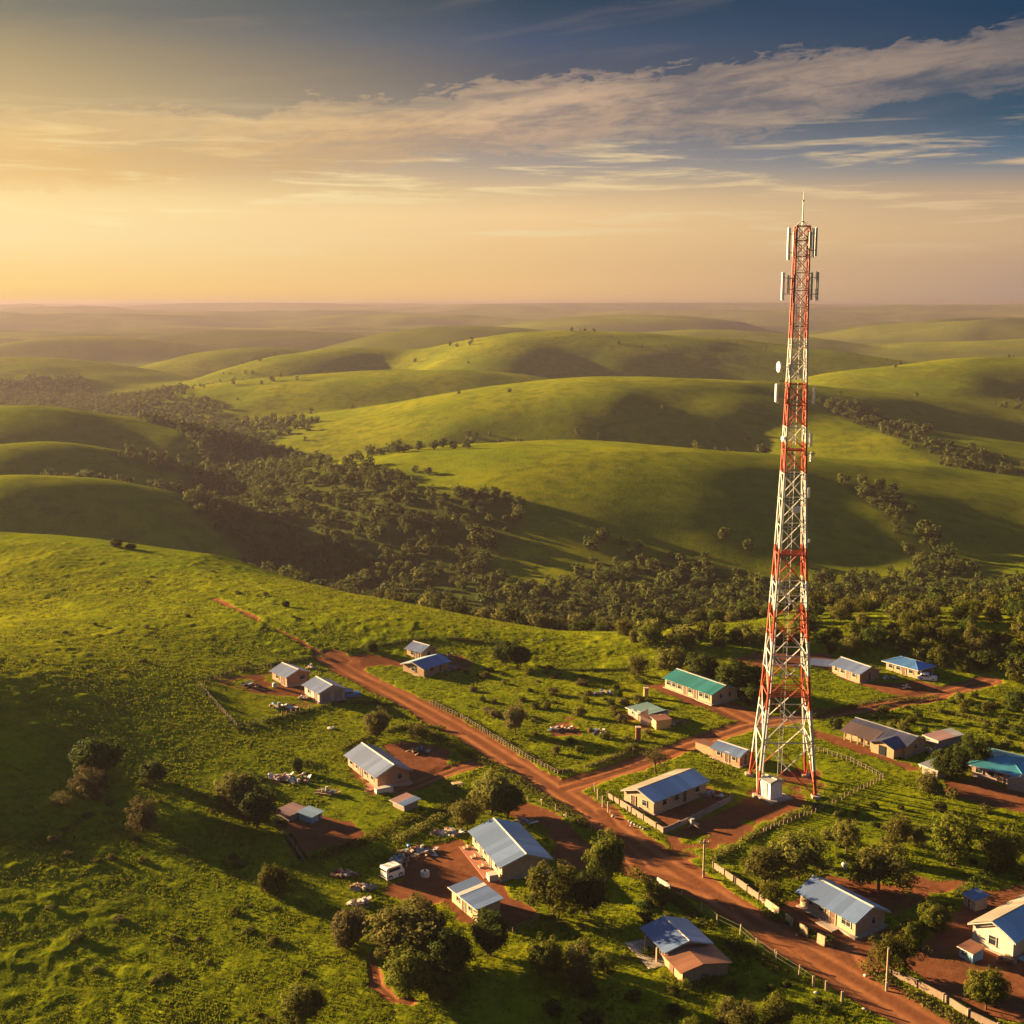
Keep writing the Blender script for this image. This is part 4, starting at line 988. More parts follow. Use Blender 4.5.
TREES = [
    (T, 'big round dark green tree standing alone on the dark left meadow', 98, 778, 50, 46, 'round', 'dark'),
    (S_, 'reddish brown shrub just in front of the lone round meadow tree', 92, 797, 34, 34, 'loose', 'brown'),
    (S_, 'faint low russet shrub left of the reddish brown meadow shrub', 62, 806, 24, 18, 'bare', 'brown'),
    (S_, 'small dark dome shrub on the meadow between two larger trees', 153, 780, 25, 22, 'round', 'dark'),
    (T, 'half bare brownish tree alone on the sunlit left meadow', 142, 832, 32, 36, 'loose', 'brown'),
    (T, 'broad olive tree behind the dark tree at the board shacks', 238, 814, 50, 46, 'round', 'olive'),
    (T, 'dark round tree touching the fence beside the board shacks', 257, 828, 48, 44, 'round', 'dark'),
    (S_, 'round green shrub on the meadow below the board shacks', 272, 893, 30, 32, 'round', 'green'),
    (T, 'dark green tree cut by the lower edge of the meadow', 303, 1026, 48, 44, 'round', 'green'),
    (S_, 'brownish olive shrub at the lower corner of the scrap strewn fence', 350, 944, 42, 40, 'round', 'brown'),
    (T, 'widest spreading olive tree below the red yard with the flat roofed cabin', 412, 962, 84, 66, 'round', 'olive'),
    (T, 'round green tree in front of the widest spreading olive tree', 408, 998, 48, 52, 'round', 'green'),
    (T, 'dark tree between the widest olive tree and the flat roofed cabin', 449, 982, 50, 56, 'round', 'dark'),
    (T, 'dark green tree right beside the front of the flat roofed cabin', 490, 956, 42, 48, 'round', 'dark'),
    (S_, 'low dark shrub in front of the dark trees under the cabin', 441, 999, 34, 30, 'round', 'green'),
    (T, 'tall green gold tree right of the red yard, sun on its left half', 553, 917, 52, 58, 'loose', 'green'),
    (T, 'dark tree in the shade of the tall green gold tree', 588, 915, 40, 48, 'round', 'dark'),
    (T, 'upright green tree on the dark grass left of the rusty extension', 546, 981, 34, 46, 'round', 'green'),
    (S_, 'brown half bare shrub beside the upright green tree on dark grass', 578, 986, 28, 44, 'loose', 'brown'),
    (S_, 'little green shrub behind the brown half bare shrub', 602, 972, 24, 24, 'loose', 'green'),
    (T, 'neat dark globe tree at the edge of the red road bend', 606, 884, 42, 54, 'round', 'green'),
    (T, 'large olive tree behind the large blue grey roofed house', 492, 815, 52, 46, 'round', 'olive'),
    (T, 'pale golden olive tree left of the large blue grey roofed house', 467, 830, 32, 36, 'loose', 'olive'),
    (T, 'dark tree half hidden behind the large olive tree by the road', 508, 818, 34, 38, 'round', 'dark'),
    (T, 'dark round tree, the bigger of the pair standing on the bright field', 506, 666, 28, 28, 'round', 'dark'),
    (T, 'dark tree, the smaller of the pair standing on the bright field', 521, 667, 22, 23, 'round', 'dark'),
    (T, 'single olive tree on the grass above the brick house', 377, 737, 32, 30, 'round', 'olive'),
    (T, 'small brownish tree in the middle of the scrub field', 515, 733, 22, 32, 'loose', 'brown'),
    (S_, 'small dark upright shrub beside the heap of white scrap', 297, 771, 11, 16, 'round', 'dark'),
    (T, 'greyish olive tree at the left end of the row behind the schoolhouse', 637, 676, 22, 24, 'loose', 'olive'),
    (T, 'dark tree with olive top in the row behind the schoolhouse', 672, 676, 32, 32, 'round', 'olive'),
    (T, 'darkest round tree in the row behind the schoolhouse roof', 702, 684, 36, 34, 'round', 'dark'),
    (T, 'broad dark tree beside the end gable of the schoolhouse', 738, 694, 46, 38, 'round', 'dark'),
    (S_, 'low dark shrub between the schoolhouse and the tower', 752, 704, 24, 22, 'round', 'dark'),
    (T, 'bare twiggy brown tree leaning over the cross road', 655, 772, 24, 30, 'bare', 'brown'),
    (T, 'bushy olive tree at the left end of the clump inside the panel walled garden', 764, 886, 40, 44, 'loose', 'olive'),
    (T, 'large dark olive tree in the clump inside the panel walled garden', 798, 880, 54, 52, 'loose', 'olive'),
    (T, 'thin pale olive tree above the large clump in the garden', 846, 852, 26, 36, 'loose', 'olive'),
    (T, 'big feathery grey olive tree right behind the near cream house', 879, 890, 54, 50, 'loose', 'olive'),
    (T, 'sparse olive tree in the middle of the walled garden', 898, 848, 30, 36, 'loose', 'olive'),
    (S_, 'small dark tree beside the sparse olive tree in the garden', 917, 846, 20, 24, 'loose', 'olive'),
    (T, 'tall two tiered green tree in the garden below the tin shed', 953, 866, 44, 58, 'loose', 'green'),
    (T, 'dark spreading tree at the right edge of the garden', 1003, 870, 40, 44, 'loose', 'green'),
    (S_, 'round green shrub left of the outhouse on the yard boundary', 934, 928, 32, 28, 'round', 'green'),
    (S_, 'low dark shrub in the row between cream house and yard', 911, 942, 28, 24, 'round', 'green'),
    (T, 'bright green gold tree behind the pale utility pole', 893, 974, 40, 42, 'loose', 'green'),
    (T, 'round bright green tree in the corner yard near the kiosk', 986, 1009, 40, 44, 'round', 'green'),
    (T, 'dark dense tree at the end of the long dark roofed house', 951, 780, 36, 34, 'round', 'dark'),
    (T, 'dark tree behind the teal hipped house, beside a dense one', 972, 768, 38, 34, 'round', 'dark'),
    (S_, 'olive shrub in front of the tiny white roofed shed', 928, 790, 24, 22, 'loose', 'olive'),
    (S_, 'small round shrub under the tiny white roofed shed', 938, 793, 12, 12, 'round', 'olive'),
    (T, 'dark tree on the right edge of the upper right field', 1016, 712, 26, 24, 'round', 'dark'),
    (T, 'tall narrow pale tree above the blue hipped house', 970, 650, 12, 30, 'loose', 'olive'),
    (T, 'olive tree cut by the bottom edge below the rusty extension', 738, 1032, 40, 36, 'loose', 'olive'),
    (T, 'green gold tree by the bottom edge near the road verge', 778, 1030, 38, 36, 'loose', 'green'),
    (S_, 'dark low shrub by the bottom edge of the dark grass', 694, 1036, 26, 22, 'round', 'green'),
    (S_, 'low dark shrub on the verge behind the white road sign board', 655, 905, 26, 22, 'loose', 'green'),
    (T, 'mid green tree growing over the panel wall corner beside the road', 772, 905, 22, 26, 'loose', 'green'),
    (S_, 'low dark shrub on the crest of the left meadow, the wider of two', 116, 547, 15, 7, 'round', 'dark'),
    (S_, 'low dark shrub on the crest of the left meadow, the smaller of two', 131, 549, 10, 5, 'round', 'dark'),
    (S_, 'tiny dark shrub beside the track across the bright meadow', 286, 607, 8, 8, 'round', 'dark'),
    (S_, 'low shrub beside the red fork above the grey roofed house', 372, 652, 12, 12, 'round', 'dark'),
    (S_, 'grey green shrub on the verge left of the road above the brick house', 420, 737, 22, 14, 'loose', 'olive'),
    (S_, 'dark shrub against the roadside end of the long dark house', 836, 728, 14, 13, 'round', 'dark'),
]
for nm, label, cx, base, w, h, shp, mt in TREES:
    tree_px('tree' if nm == T else 'shrub', label, nm, cx, base, w, h, shp, mt, None, nm == T, .16 if nm == T else .03)
# bushes countable in rows: behind the far houses, scrub field, verges
def scatter(n, poly, wr, shapes, mats, name, label, group, cat='shrub', ratio=(.75, 1.05), seed=1, mind=1.0, trunk=False):
    g = random.Random(seed); pw = [ground(*p).to_2d() for p in poly]; X = [p.x for p in pw]; Y = [p.y for p in pw]; got = []; tries = 0
    while len(got) < n and tries < n * 60:
        tries += 1
        x, y = g.uniform(min(X), max(X)), g.uniform(min(Y), max(Y))
        if _poly_sd(np.array([x]), np.array([y]), pw)[0] < 0: continue
        if dirt(np.array([x]), np.array([y]))[0][0] > .25: continue
        w = g.uniform(*wr)
        if any((x - a) ** 2 + (y - b) ** 2 < (mind * .5 * (w + c)) ** 2 for a, b, c in got): continue
        got.append((x, y, w))
        make_tree(name, label, cat, (x, y, hz((x, y)) - .08), w, w * g.uniform(*ratio), g.choice(shapes), g.choice(mats), group, trunk, .22 if trunk else .05)
scatter(46, [(815, 640), (870, 628), (1030, 650), (1030, 690), (985, 672), (950, 672), (930, 662), (880, 655), (830, 652)], (1.8, 3.8), ['small', 'loose'], ['olive', 'green', 'dark'], 'bush', 'leafy bush among those crowding behind the blue and grey roofed far houses', 'bushes behind the far right houses', 'bush', seed=3)
scatter(44, [(790, 614), (900, 608), (1035, 612), (1035, 650), (870, 630), (800, 640)], (1.8, 3.8), ['small', 'loose'], ['olive', 'green', 'dark'], 'bush', 'tall leafy bush on the slope between the far houses and the valley wood', 'bushes on the slope above the valley wood', 'bush', (.8, 1.1), seed=4)
scatter(26, [(620, 634), (770, 636), (815, 640), (800, 650), (700, 648), (640, 648)], (1.8, 4.2), ['small', 'loose'], ['olive', 'green'], 'bush', 'gold tipped bush on the strip between bright field and dark valley wood', 'bushes along the far field edge', 'bush', seed=5)
scatter(60, [(440, 672), (560, 668), (635, 690), (690, 722), (640, 750), (560, 768), (480, 720)], (.5, 1.9), ['small'], ['olive', 'green', 'dark', 'brown'], 'weed_bush', 'low ragged bush in the overgrown scrub field above the cross road', 'low bushes in the scrub field', 'bush', (.5, .9), seed=7)
scatter(48, [(860, 715), (990, 695), (1030, 700), (1030, 760), (960, 745), (900, 735)], (.5, 1.7), ['small'], ['olive', 'green', 'dark'], 'weed_bush', 'low bush scattered over the upper right field', 'low bushes in the upper right field', 'bush', (.5, .9), seed=8)
scatter(40, [(740, 870), (850, 800), (960, 790), (1030, 810), (1030, 890), (900, 860), (830, 880)], (.5, 1.6), ['small'], ['olive', 'green', 'dark'], 'weed_bush', 'low bush on the grass of the walled garden', 'low bushes in the walled garden', 'bush', (.5, .8), seed=9)
scatter(40, [(520, 985), (640, 905), (700, 925), (860, 1020), (840, 1040), (520, 1040)], (.5, 1.7), ['small'], ['green', 'dark'], 'weed_bush', 'low bush on the dark grass around the rusty extension house', 'low bushes on the dark grass', 'bush', (.5, .8), seed=10)
scatter(24, [(10, 620), (200, 560), (420, 625), (300, 650), (200, 680), (60, 680)], (.5, 1.3), ['small'], ['dark', 'olive'], 'weed_bush', 'tiny bush dotted on the bright upper meadow', 'tiny bushes on the upper meadow', 'bush', (.4, .7), seed=12)
scatter(45, [(60, 820), (190, 760), (300, 900), (330, 1020), (120, 1030), (10, 960)], (.5, 1.3), ['small'], ['olive', 'green'], 'weed_bush', 'low grassy bush dotted on the lower left meadow', 'low bushes on the lower meadow', 'bush', (.35, .6), seed=13)

# ---- the valley wood and the trees on the hills
def wood():
    g = np.random.default_rng(77)
    N = 150000
    az = g.uniform(R(-27), R(27), N); lr = g.uniform(math.log(195), math.log(1300), N); r = np.exp(lr)
    x = np.sin(az) * r; y = np.cos(az) * r
    z = height(x, y)
    ly = np.interp(x, LIP[:, 0], LIP[:, 1])
    nz = fbm(x / 45, y / 45, 91, 3)
    v = wood_belts(x, y) * (y > ly + 8)
    plain = .45 * sstep(.05, .35, fbm(x / 110, y / 110, 97, 3)) * sstep(-14, -22, z) * sstep(500, 650, r)
    hill = .010 * sstep(.12, .42, fbm(x / 60, y / 60, 95, 3)) * (y > ly + 40)
    stand = np.exp(-(((x - at_dist(395, 470, 500)[0]) / 20) ** 2 + ((y - 500) / 22) ** 2)) * .4
    dens = np.clip(v + hill + plain + stand * (nz > -.05), 0, 1)
    dens = dens * np.interp(r, [195, 330, 500, 800, 1300], [.075, .09, .085, .12, .16]) * (r / 330) ** 2 * 1.0
    k = g.uniform(0, 1, N) < np.clip(dens, 0, 1)
    x, y, z, r = x[k], y[k], z[k], r[k]
    o = np.argsort(r); x, y, z, r = x[o], y[o], z[o], r[o]
    keep = []; cell = {}
    wid = g.uniform(2.5, 4.9, len(x)) * np.where(g.uniform(0, 1, len(x)) < .3, .7, 1)
    for i in range(len(x)):
        key = (int(x[i] // 6), int(y[i] // 6)); ok = True
        for a in (-1, 0, 1):
            for b in (-1, 0, 1):
                for j in cell.get((key[0] + a, key[1] + b), ()):
                    if (x[i] - x[j]) ** 2 + (y[i] - y[j]) ** 2 < (.33 * (wid[i] + wid[j])) ** 2: ok = False
        if ok: keep.append(i); cell.setdefault(key, []).append(i)
    keep = np.array(keep); print('wood trees', len(keep))
    # which of them the camera can see: march the line of sight over the ground
    tx, ty, tz = x[keep], y[keep], z[keep] + 3.2
    seen = np.ones(len(keep), bool)
    for q in np.linspace(.55, .985, 40):
        seen &= height(tx * q, ty * q) < H + (tz - H) * q + .3
    vis = keep[seen & (np.abs(np.arctan2(tx, ty)) < R(23.5))]
    first = set(vis[:300].tolist())
    for i in sorted(first):
        make_tree('wood_tree', 'round crowned tree at the near edge of the dark wood filling the valley', 'tree', (x[i], y[i], z[i] - .2), wid[i], wid[i] * rnd.uniform(.75, 1.05), 'small', rnd.choice(['wood', 'wood', 'dark', 'olive']), 'trees along the near edge of the valley wood', True, .2)
    rest = [i for i in keep if i not in first]
    V = []; Fc = []; Tt = []; n = 0
    protos = [leaf_mesh('w', 200 + i, 20, 11, .22, loose=.45, clump_r=.40) for i in range(8)]
    far = [leaf_mesh('w', 300 + i, 11, 7, .34, loose=.45, clump_r=.45) for i in range(6)]
    for i in rest:
        pv, pf, pt = protos[i % 8] if r[i] < 520 else far[i % 6]
        a = g.uniform(0, 6.28); c, s = math.cos(a), math.sin(a); w = wid[i] / 2; hh = wid[i] * g.uniform(.4, .6)
        V.append(np.stack([(pv[:, 0] * c - pv[:, 1] * s) * w + x[i], (pv[:, 0] * s + pv[:, 1] * c) * w + y[i], pv[:, 2] * hh + z[i] + hh * .85], 1))
        Fc.append(pf + n); n += len(pv); Tt.append(np.clip(pt * .7 + g.uniform(0, .3), 0, 1))
    o = mesh_np('woodland', np.concatenate(V), np.concatenate(Fc), LEAF['wood'], None, False, {'tint': np.concatenate(Tt)})
    tag(o, 'dark wood filling the valley and dotting the far slopes', None, None, 'stuff')
wood()

# ---- grass tufts standing on the meadow
def tufts():
    g = np.random.default_rng(5); N = 150000
    az = g.uniform(R(-24), R(24), N); r = np.exp(g.uniform(math.log(74), math.log(235), N))
    x = np.sin(az) * r; y = np.cos(az) * r
    d = dirt(x, y)[0]
    nz = vnoise(x / 2.0, y / 2.0, 111) + .6 * vnoise(x / 9, y / 9, 112)
    k = (d < .35) & (nz > g.uniform(-.75, .25, N)) & (lawn(x, y) < g.uniform(.05, 1.2, N))
    x, y, r = x[k], y[k], r[k]; n = len(x); z = height(x, y)
    B = 4
    bi = np.repeat(np.arange(n), B); m = n * B
    a = g.uniform(0, 6.28, m); lean = g.uniform(.1, .5, m); h = g.uniform(.035, .11, m) * np.repeat(g.uniform(.6, 1.3, n), B) * (1 + np.repeat(r, B) / 300)
    w = g.uniform(.03, .06, m) * (1 + np.repeat(r, B) / 160)
    bxp = x[bi] + g.normal(0, .10, m); byp = y[bi] + g.normal(0, .10, m); bz = z[bi]
    v = np.stack([np.stack([bxp - np.sin(a) * w, byp + np.cos(a) * w, bz - .02], 1), np.stack([bxp + np.sin(a) * w, byp - np.cos(a) * w, bz - .02], 1),
                  np.stack([bxp + np.cos(a) * lean * h, byp + np.sin(a) * lean * h, bz + h + .04], 1)], 1).reshape(-1, 3)
    o = mesh_np('grass', v, np.arange(m * 3).reshape(-1, 3), M_GRASS, None, False, {'tint': np.repeat(g.uniform(0, 1, m), 3)})
    tag(o, 'tufts of tall green grass over the meadows', None, None, 'stuff')
tufts()

# ------------------------------------------------------------------ fences, walls, poles
def along(pts, step):
    P_ = [ground(*p) for p in pts]; out = []; carry = 0.0
    for a, b in zip(P_[:-1], P_[1:]):
        L_ = (b - a).to_2d().length; d = carry
        while d < L_: out.append((a.lerp(b, d / L_))); d += step
        carry = d - L_
    out.append(P_[-1].copy())
    return [Vector((p.x, p.y, hz(p))) for p in out]
def post_fence(label, pts, step=1.5, h=.75, r=.05, mat='post', wires=2, seed=0, rough=.12, name='post_fence'):
    g = random.Random(seed); ps = along(pts, step)
    if len(ps) > 95: ps = along(pts, step * len(ps) / 90)
    o = ps[0]; t = thing(name, label, 'fence', o)
    bm = bmesh.new(); tube(bm, (0, 0, -.25), (0, 0, h), r, r * .85, 6); me = bpy.data.meshes.new('post'); bm.to_mesh(me); bm.free(); me.materials.append(MT[mat])
    tops = []
    for p in ps:
        q = bpy.data.objects.new('post', me); C.objects.link(q); q.parent = t; q.location = p - o; k = g.uniform(1 - rough * 2, 1 + rough); q.scale = (1, 1, k)
        q.rotation_euler = (g.uniform(-rough, rough), g.uniform(-rough, rough), 0); tops.append(p - o)
    for w in range(wires):
        bm = bmesh.new(); z = h * (.45 + .45 * w / max(1, wires - 1))
        for a, b in zip(tops[:-1], tops[1:]): tube(bm, a + Vector((0, 0, z)), b + Vector((0, 0, z)), .012, n=3, cap=False)
        part('wire', bm, 'wire', t)
    return t
def panel_wall(label, pts, step, h, mat, th=.10, posts=True, gaps=(), seed=0, cat='wall', name='panel_wall', tilt=.03):
    g = random.Random(seed); ps = along(pts, step); o = ps[0]; t = thing(name, label, cat, o)
    for i, (a, b) in enumerate(zip(ps[:-1], ps[1:])):
        a, b = a - o, b - o; d = (b - a); L_ = d.to_2d().length
        if L_ < .3 or i in gaps: continue
        hh = h * g.uniform(.93, 1.05)
        bm = bmesh.new(); bx(bm, .012, L_ - .012, -th / 2, th / 2, -.3, hh, .015)
        q = part('panel', bm, mat, t); q.location = a; q.rotation_euler = (g.uniform(-tilt, tilt), -math.atan2(d.z, L_), math.atan2(d.y, d.x))
    if posts:
        for i, a in enumerate(ps):
            bm = bmesh.new(); bx(bm, -th * .9, th * .9, -th * .9, th * .9, -.3, h * 1.1, .01); q = part('post', bm, mat, t); q.location = a - o
    return t
def Z1(*p): return zz((190, 620), Q, p)
def Z2(*p): return zz((350, 760), Q, p)
def Z3(*p): return zz((580, 620), Q, p)
def Z4(*p): return zz((764, 620), Q, p)
def Z5(*p): return zz((764, 764), Q, p)
def Z6(*p): return zz((560, 800), .21875, p)
def Z7(*p): return zz((400, 600), Q, p)
post_fence('wooden post fence round the lower left of the meadow compound', Z1((38, 262), (110, 345), (190, 428), (345, 385), (480, 350)), .75, .62, .07, seed=1)
post_fence('weathered post and wire fence along the top of the meadow compound', Z1((38, 262), (180, 205), (320, 190)), 1.3, .6, .05, seed=2)
post_fence('pale rough post fence along the road beside the scrub field', Z7((120, 408), (240, 465), (370, 545), (500, 625), (622, 688)), .62, .55, .075, seed=3)
post_fence('post fence curving round the tower compound towards its corner', Z4((200, 512), (340, 560), (472, 628), (350, 685), (240, 745), (130, 790), (0, 838)), .62, .62, .07, seed=4)
post_fence('leaning post fence beside the scrap and board shacks', Z1((330, 798), (390, 870), (450, 955)), .62, .6, .06, seed=5, rough=.2)
post_fence('thin wire fence with pale posts along the dark grass by the road', Z6((555, 455), (640, 500), (715, 560), (840, 620), (912, 690), (1000, 745), (1090, 800), (1160, 850)), 2.4, .8, .06, 'pole', 2, 6)
post_fence('thin post fence below the flat roofed cabin, under the trees', Z2((620, 690), (680, 665), (740, 630)), .6, .6, .06, seed=7)
post_fence('sparse post fence on the verge between road and large blue grey house', Z2((700, 160), (800, 195), (850, 225), (920, 262), (1000, 300)), 1.9, .6, .06, 'pole', 1, 8)
post_fence('short post fence along the verge at the road junction corner', Z7((768, 755), (786, 800), (820, 830)), 1.9, .95, .08, 'pole', 1, 9)
post_fence('post fence along the bank of the cross road under the scrub field', Z7((640, 690), (760, 660), (860, 625), (960, 590)), 1.5, .5, .05, seed=10)
panel_wall('low tan wall along the front of the walled yard', Z3((110, 700), (330, 842)), 2.2, .62, 'wallp', seed=1, name='yard_wall')
panel_wall('low grey wall along the far side of the walled yard', Z3((334, 842), (460, 785), (600, 712)), 2.2, .62, 'grey', seed=2, name='yard_wall')
panel_wall('pale board wall in front of the garden, beside the utility pole', Z6((702, 312), (945, 482)), 1.7, .62, 'wallp', seed=3)
panel_wall('broken row of separate standing panels before the near cream house', Z5((5, 560), (60, 600), (120, 645), (190, 690), (240, 715)), .95, .72, 'cream', posts=False, gaps=(2, 4, 6), seed=4, tilt=.12)
panel_wall('long tan panel wall along the corner yard with the globe tree', Z5((500, 830), (610, 885), (690, 925), (765, 972), (835, 1018), (960, 1070)), 2.3, .62, 'wallp', seed=5)
panel_wall('short white board standing at the bend of the red road', Z6((444, 372), (505, 408)), 3.2, .42, 'trim', posts=False, seed=6, name='board_barrier', cat='barrier')

def pole(label, px, py, top, arm=True):
    p = ground(px, py); s = px_per_m(p); h = (py - top) / s / math.cos(math.atan2(H - p.z, p.y))
    t = thing('utility_pole', label, 'pole', p)
    bm = bmesh.new(); tube(bm, (0, 0, -.4), (0, 0, h), .10, .075, 8); part('pole_shaft', bm, 'pole', t)
    if arm:
        bm = bmesh.new(); bx(bm, -.45, .45, -.04, .04, h - .35, h - .25); part('crossarm', bm, 'wood', t)
        for x in (-.38, .38):
            bm = bmesh.new(); tube(bm, (x, 0, h - .25), (x, 0, h - .10), .035, .02, 6); part('insulator', bm, 'tank', t)
    bm = bmesh.new(); bx(bm, -.11, .11, -.16, -.08, h * .06, h * .18, .01); part('meter_box', bm, 'trim', t)
pole('pale wooden utility pole at the road bend below the tower', 703.5, 876, 841)
pole('pale leaning utility pole on the verge near the corner yard', 886.5, 989, 951, False)
for lbl, px, py, hh in (('short ochre gatepost beside the schoolhouse yard', 646, 697, 9), ('brown stump post on the bank below the pink shack', 638, 741, 14)):
    p = ground(px, py); s = px_per_m(p); bm = bmesh.new(); h = hh / s; bx(bm, -.28, .28, -.28, .28, -.3, h, .05)
    t = thing('brick_gatepost', lbl, 'gatepost', p); part('pillar', bm, 'yellow' if hh == 9 else 'rust', t)
    bm = bmesh.new(); bx(bm, -.34, .34, -.34, .34, h + .002, h + .1, .02); part('capstone', bm, 'slab', t)
for i, (zx, zy) in enumerate(((45, 770), (195, 876), (245, 896), (308, 938))):
    px, py = Z5((zx, zy))[0]; p = ground(px, py)
    o = part('marker_post', (lambda bm: (bx(bm, -.10, .10, -.06, .06, -.2, .85, .02), bm)[1])(bmesh.new()), 'pole', None); o.location = p
    tag(o, ['topmost', 'second from the top', 'second from the bottom', 'lowest'][i] + ' of four pale marker posts on the dark verge below the road', 'post', 'marker posts on the dark verge')

# ------------------------------------------------------------------ vehicles
def vehicle(name, label, px, py, rz, L, W, h, paint, van=False):
    p = ground(px, py); t = thing(name, label, 'van' if van else 'car', p + Vector((0, 0, .02)), rz)
    g = h * .16
    if van: low = [(-L / 2, g), (L / 2, g), (L / 2, h * .55), (L * .40, h * .92), (L * .30, h), (-L * .46, h), (-L / 2, h * .9)]
    else: low = [(-L / 2, g), (L / 2, g), (L / 2, h * .52), (L * .44, h * .60), (L * .20, h * .64), (L * .08, h * .95), (L * .02, h), (-L * .28, h), (-L * .42, h * .66), (-L / 2, h * .60)]
    bm = bmesh.new(); prism(bm, [(y, z) for y, z in low], -W / 2, W / 2)
    for v in bm.verts:
        v.co = Vector((v.co.y, v.co.x, v.co.z))
        if v.co.z > h * .6: v.co.y *= .88
    bmesh.ops.bevel(bm, geom=bm.edges[:], offset=.045, segments=2, affect='EDGES'); bmesh.ops.recalc_face_normals(bm, faces=bm.faces[:])
    body = part('body', bm, paint, t, False)
    zt, zb = h * .93, h * .66
    for s in (-1, 1):
        bm = bmesh.new()
        x0, x1 = (-L * .40, L * .32) if van else (-L * .30, L * .08)
        y0 = s * (W / 2 * .95 + .004); y1 = s * (W / 2 * .88 + .012)
        vs = [bm.verts.new(c) for c in ((x0, y0 + s * .012, zb), (x1 + .06, y0 + s * .012, zb), (x1 - .03, y1 + s * .006, zt - .04), (x0 + .05, y1 + s * .006, zt - .04))]
        vi = [bm.verts.new(v.co - Vector((0, s * .05, 0))) for v in vs]
        bm.faces.new(vs); bm.faces.new(vi[::-1])
        for q in range(4): bm.faces.new((vs[q], vs[(q + 1) % 4], vi[(q + 1) % 4], vi[q]))
        bmesh.ops.recalc_face_normals(bm, faces=bm.faces[:]); part('side_window', bm, 'glass', t)
    for nm, a, b in (('windscreen', (L * (.48 if van else .195), h * (.62 if van else .66)), (L * (.405 if van else .09), h * .90)), ('rear_window', (-L * (.497 if van else .415), h * .66), (-L * (.49 if van else .29), h * .92))):
        bm = bmesh.new(); sg = 1 if nm == 'windscreen' else -1
        vs = [bm.verts.new((q[0] + sg * .02, y, q[1] + .012)) for q in (a, b) for y in (-W * .40, W * .40)]
        vi = [bm.verts.new(v.co - Vector((sg * .06, 0, .02))) for v in vs]
        for f in ((0, 1, 3, 2),): bm.faces.new([vs[i] for i in f]); bm.faces.new([vi[i] for i in f[::-1]])
        for i, j in ((0, 1), (1, 3), (3, 2), (2, 0)): bm.faces.new((vs[i], vs[j], vi[j], vi[i]))
        bmesh.ops.recalc_face_normals(bm, faces=bm.faces[:]); part(nm, bm, 'glass', t)
    r = h * .21
    for sx_ in (-.30, .32):
        for s in (-1, 1):
            bm = bmesh.new(); tube(bm, (L * sx_, s * (W / 2 - .14), r), (L * sx_, s * (W / 2 + .015), r), r, n=16); w = part('wheel', bm, 'black', t)
            bm = bmesh.new(); tube(bm, (L * sx_, s * (W / 2), r), (L * sx_, s * (W / 2 + .022), r), r * .55, n=12); part('rim', bm, 'metal', w)
    for s in (-1, 1):
        bm = bmesh.new(); bx(bm, L / 2 - .02, L / 2 + .012, s * W * .36 - .08, s * W * .36 + .08, h * .42, h * .52); part('headlight', bm, 'lamp', t)
    bm = bmesh.new(); bx(bm, L / 2 - .02, L / 2 + .04, -W * .45, W * .45, h * .18, h * .30, .02); part('bumper', bm, 'black', t); bm = bmesh.new(); bx(bm, -L / 2 - .04, -L / 2 + .02, -W * .45, W * .45, h * .18, h * .30, .02); part('bumper', bm, 'black', t)
vehicle('parked_van', 'small white van parked on the edge of the red yard', 392, 877, R(40), 1.75, 1.12, 1.15, 'paintw', True)
vehicle('parked_car', 'bright blue car parked beside the house with garage doors', 350, 697, R(20), 2.6, 1.15, .92, 'paintb')
vehicle('parked_car', 'white car parked at the end of the blue hipped house', 927, 680, R(-20), 2.5, 1.1, .9, 'paintw')

# ------------------------------------------------------------------ heaps, tanks, stones, hedges
def scrap_heap(label, pts, spread, n, seed, mats=('scrap', 'rust', 'wood', 'slab'), big=.8, pale=.0):
    """a heap of sheets, boards, drums and tyres, each a part of the heap"""
    g = random.Random(seed); p = ground(*pts); t = thing('scrap_heap', label, 'scrap heap', p)
    for i in range(n):
        a = g.uniform(0, 6.28); d = spread * g.uniform(0, 1) ** .7; x, y = math.cos(a) * d, math.sin(a) * d * .6; z = hz((p.x + x, p.y + y)) - p.z
        k = g.random(); bm = bmesh.new(); lift = g.uniform(0, .35) * (1 - d / (spread + .1)) * big
        if k < .42: bx(bm, -g.uniform(.3, .8) * big, g.uniform(.3, .8) * big, -.25 * big, .3 * big, .05, .09); nm = 'metal_sheet'; mt = 'tank' if g.random() < pale else g.choice(mats); rot = (g.uniform(-.6, .6), g.uniform(-.5, .5), g.uniform(0, 6.28))
        elif k < .66: bx(bm, -g.uniform(.5, 1.1) * big, g.uniform(.4, .9) * big, -.06, .06, .03, .12); nm = 'timber'; mt = 'wood'; rot = (0, g.uniform(-.4, .4), g.uniform(0, 6.28))
        elif k < .84: tube(bm, (0, 0, 0), (0, 0, .5 * big), .18 * big, n=10); nm = 'drum'; mt = 'tank' if g.random() < pale + .2 else g.choice(('rust', 'paintb', 'metal')); rot = (g.choice((0, 1.5)), 0, g.uniform(0, 6.28))
        else: bx(bm, -.25 * big, .25 * big, -.2 * big, .2 * big, 0, .32 * big, .03); nm = 'crate'; mt = g.choice(mats); rot = (g.uniform(-.2, .2), 0, g.uniform(0, 6.28))
        q = part(nm, bm, mt, t); q.location = (x, y, z + .02 + lift + (.16 if rot[0] > 1 else 0)); q.rotation_euler = rot
    return t
scrap_heap('heap of white and dark scrap beside the small dark upright shrub', (288, 779), 2.3, 34, 1, pale=.55)
scrap_heap('small round rubbish pile on bare earth above the board shacks', (327, 793), 1.0, 12, 2)
scrap_heap('dark burnt scrap pile in the dirt loop beside the brick house', (420, 752), 1.3, 16, 3, ('rust', 'black', 'wood'))
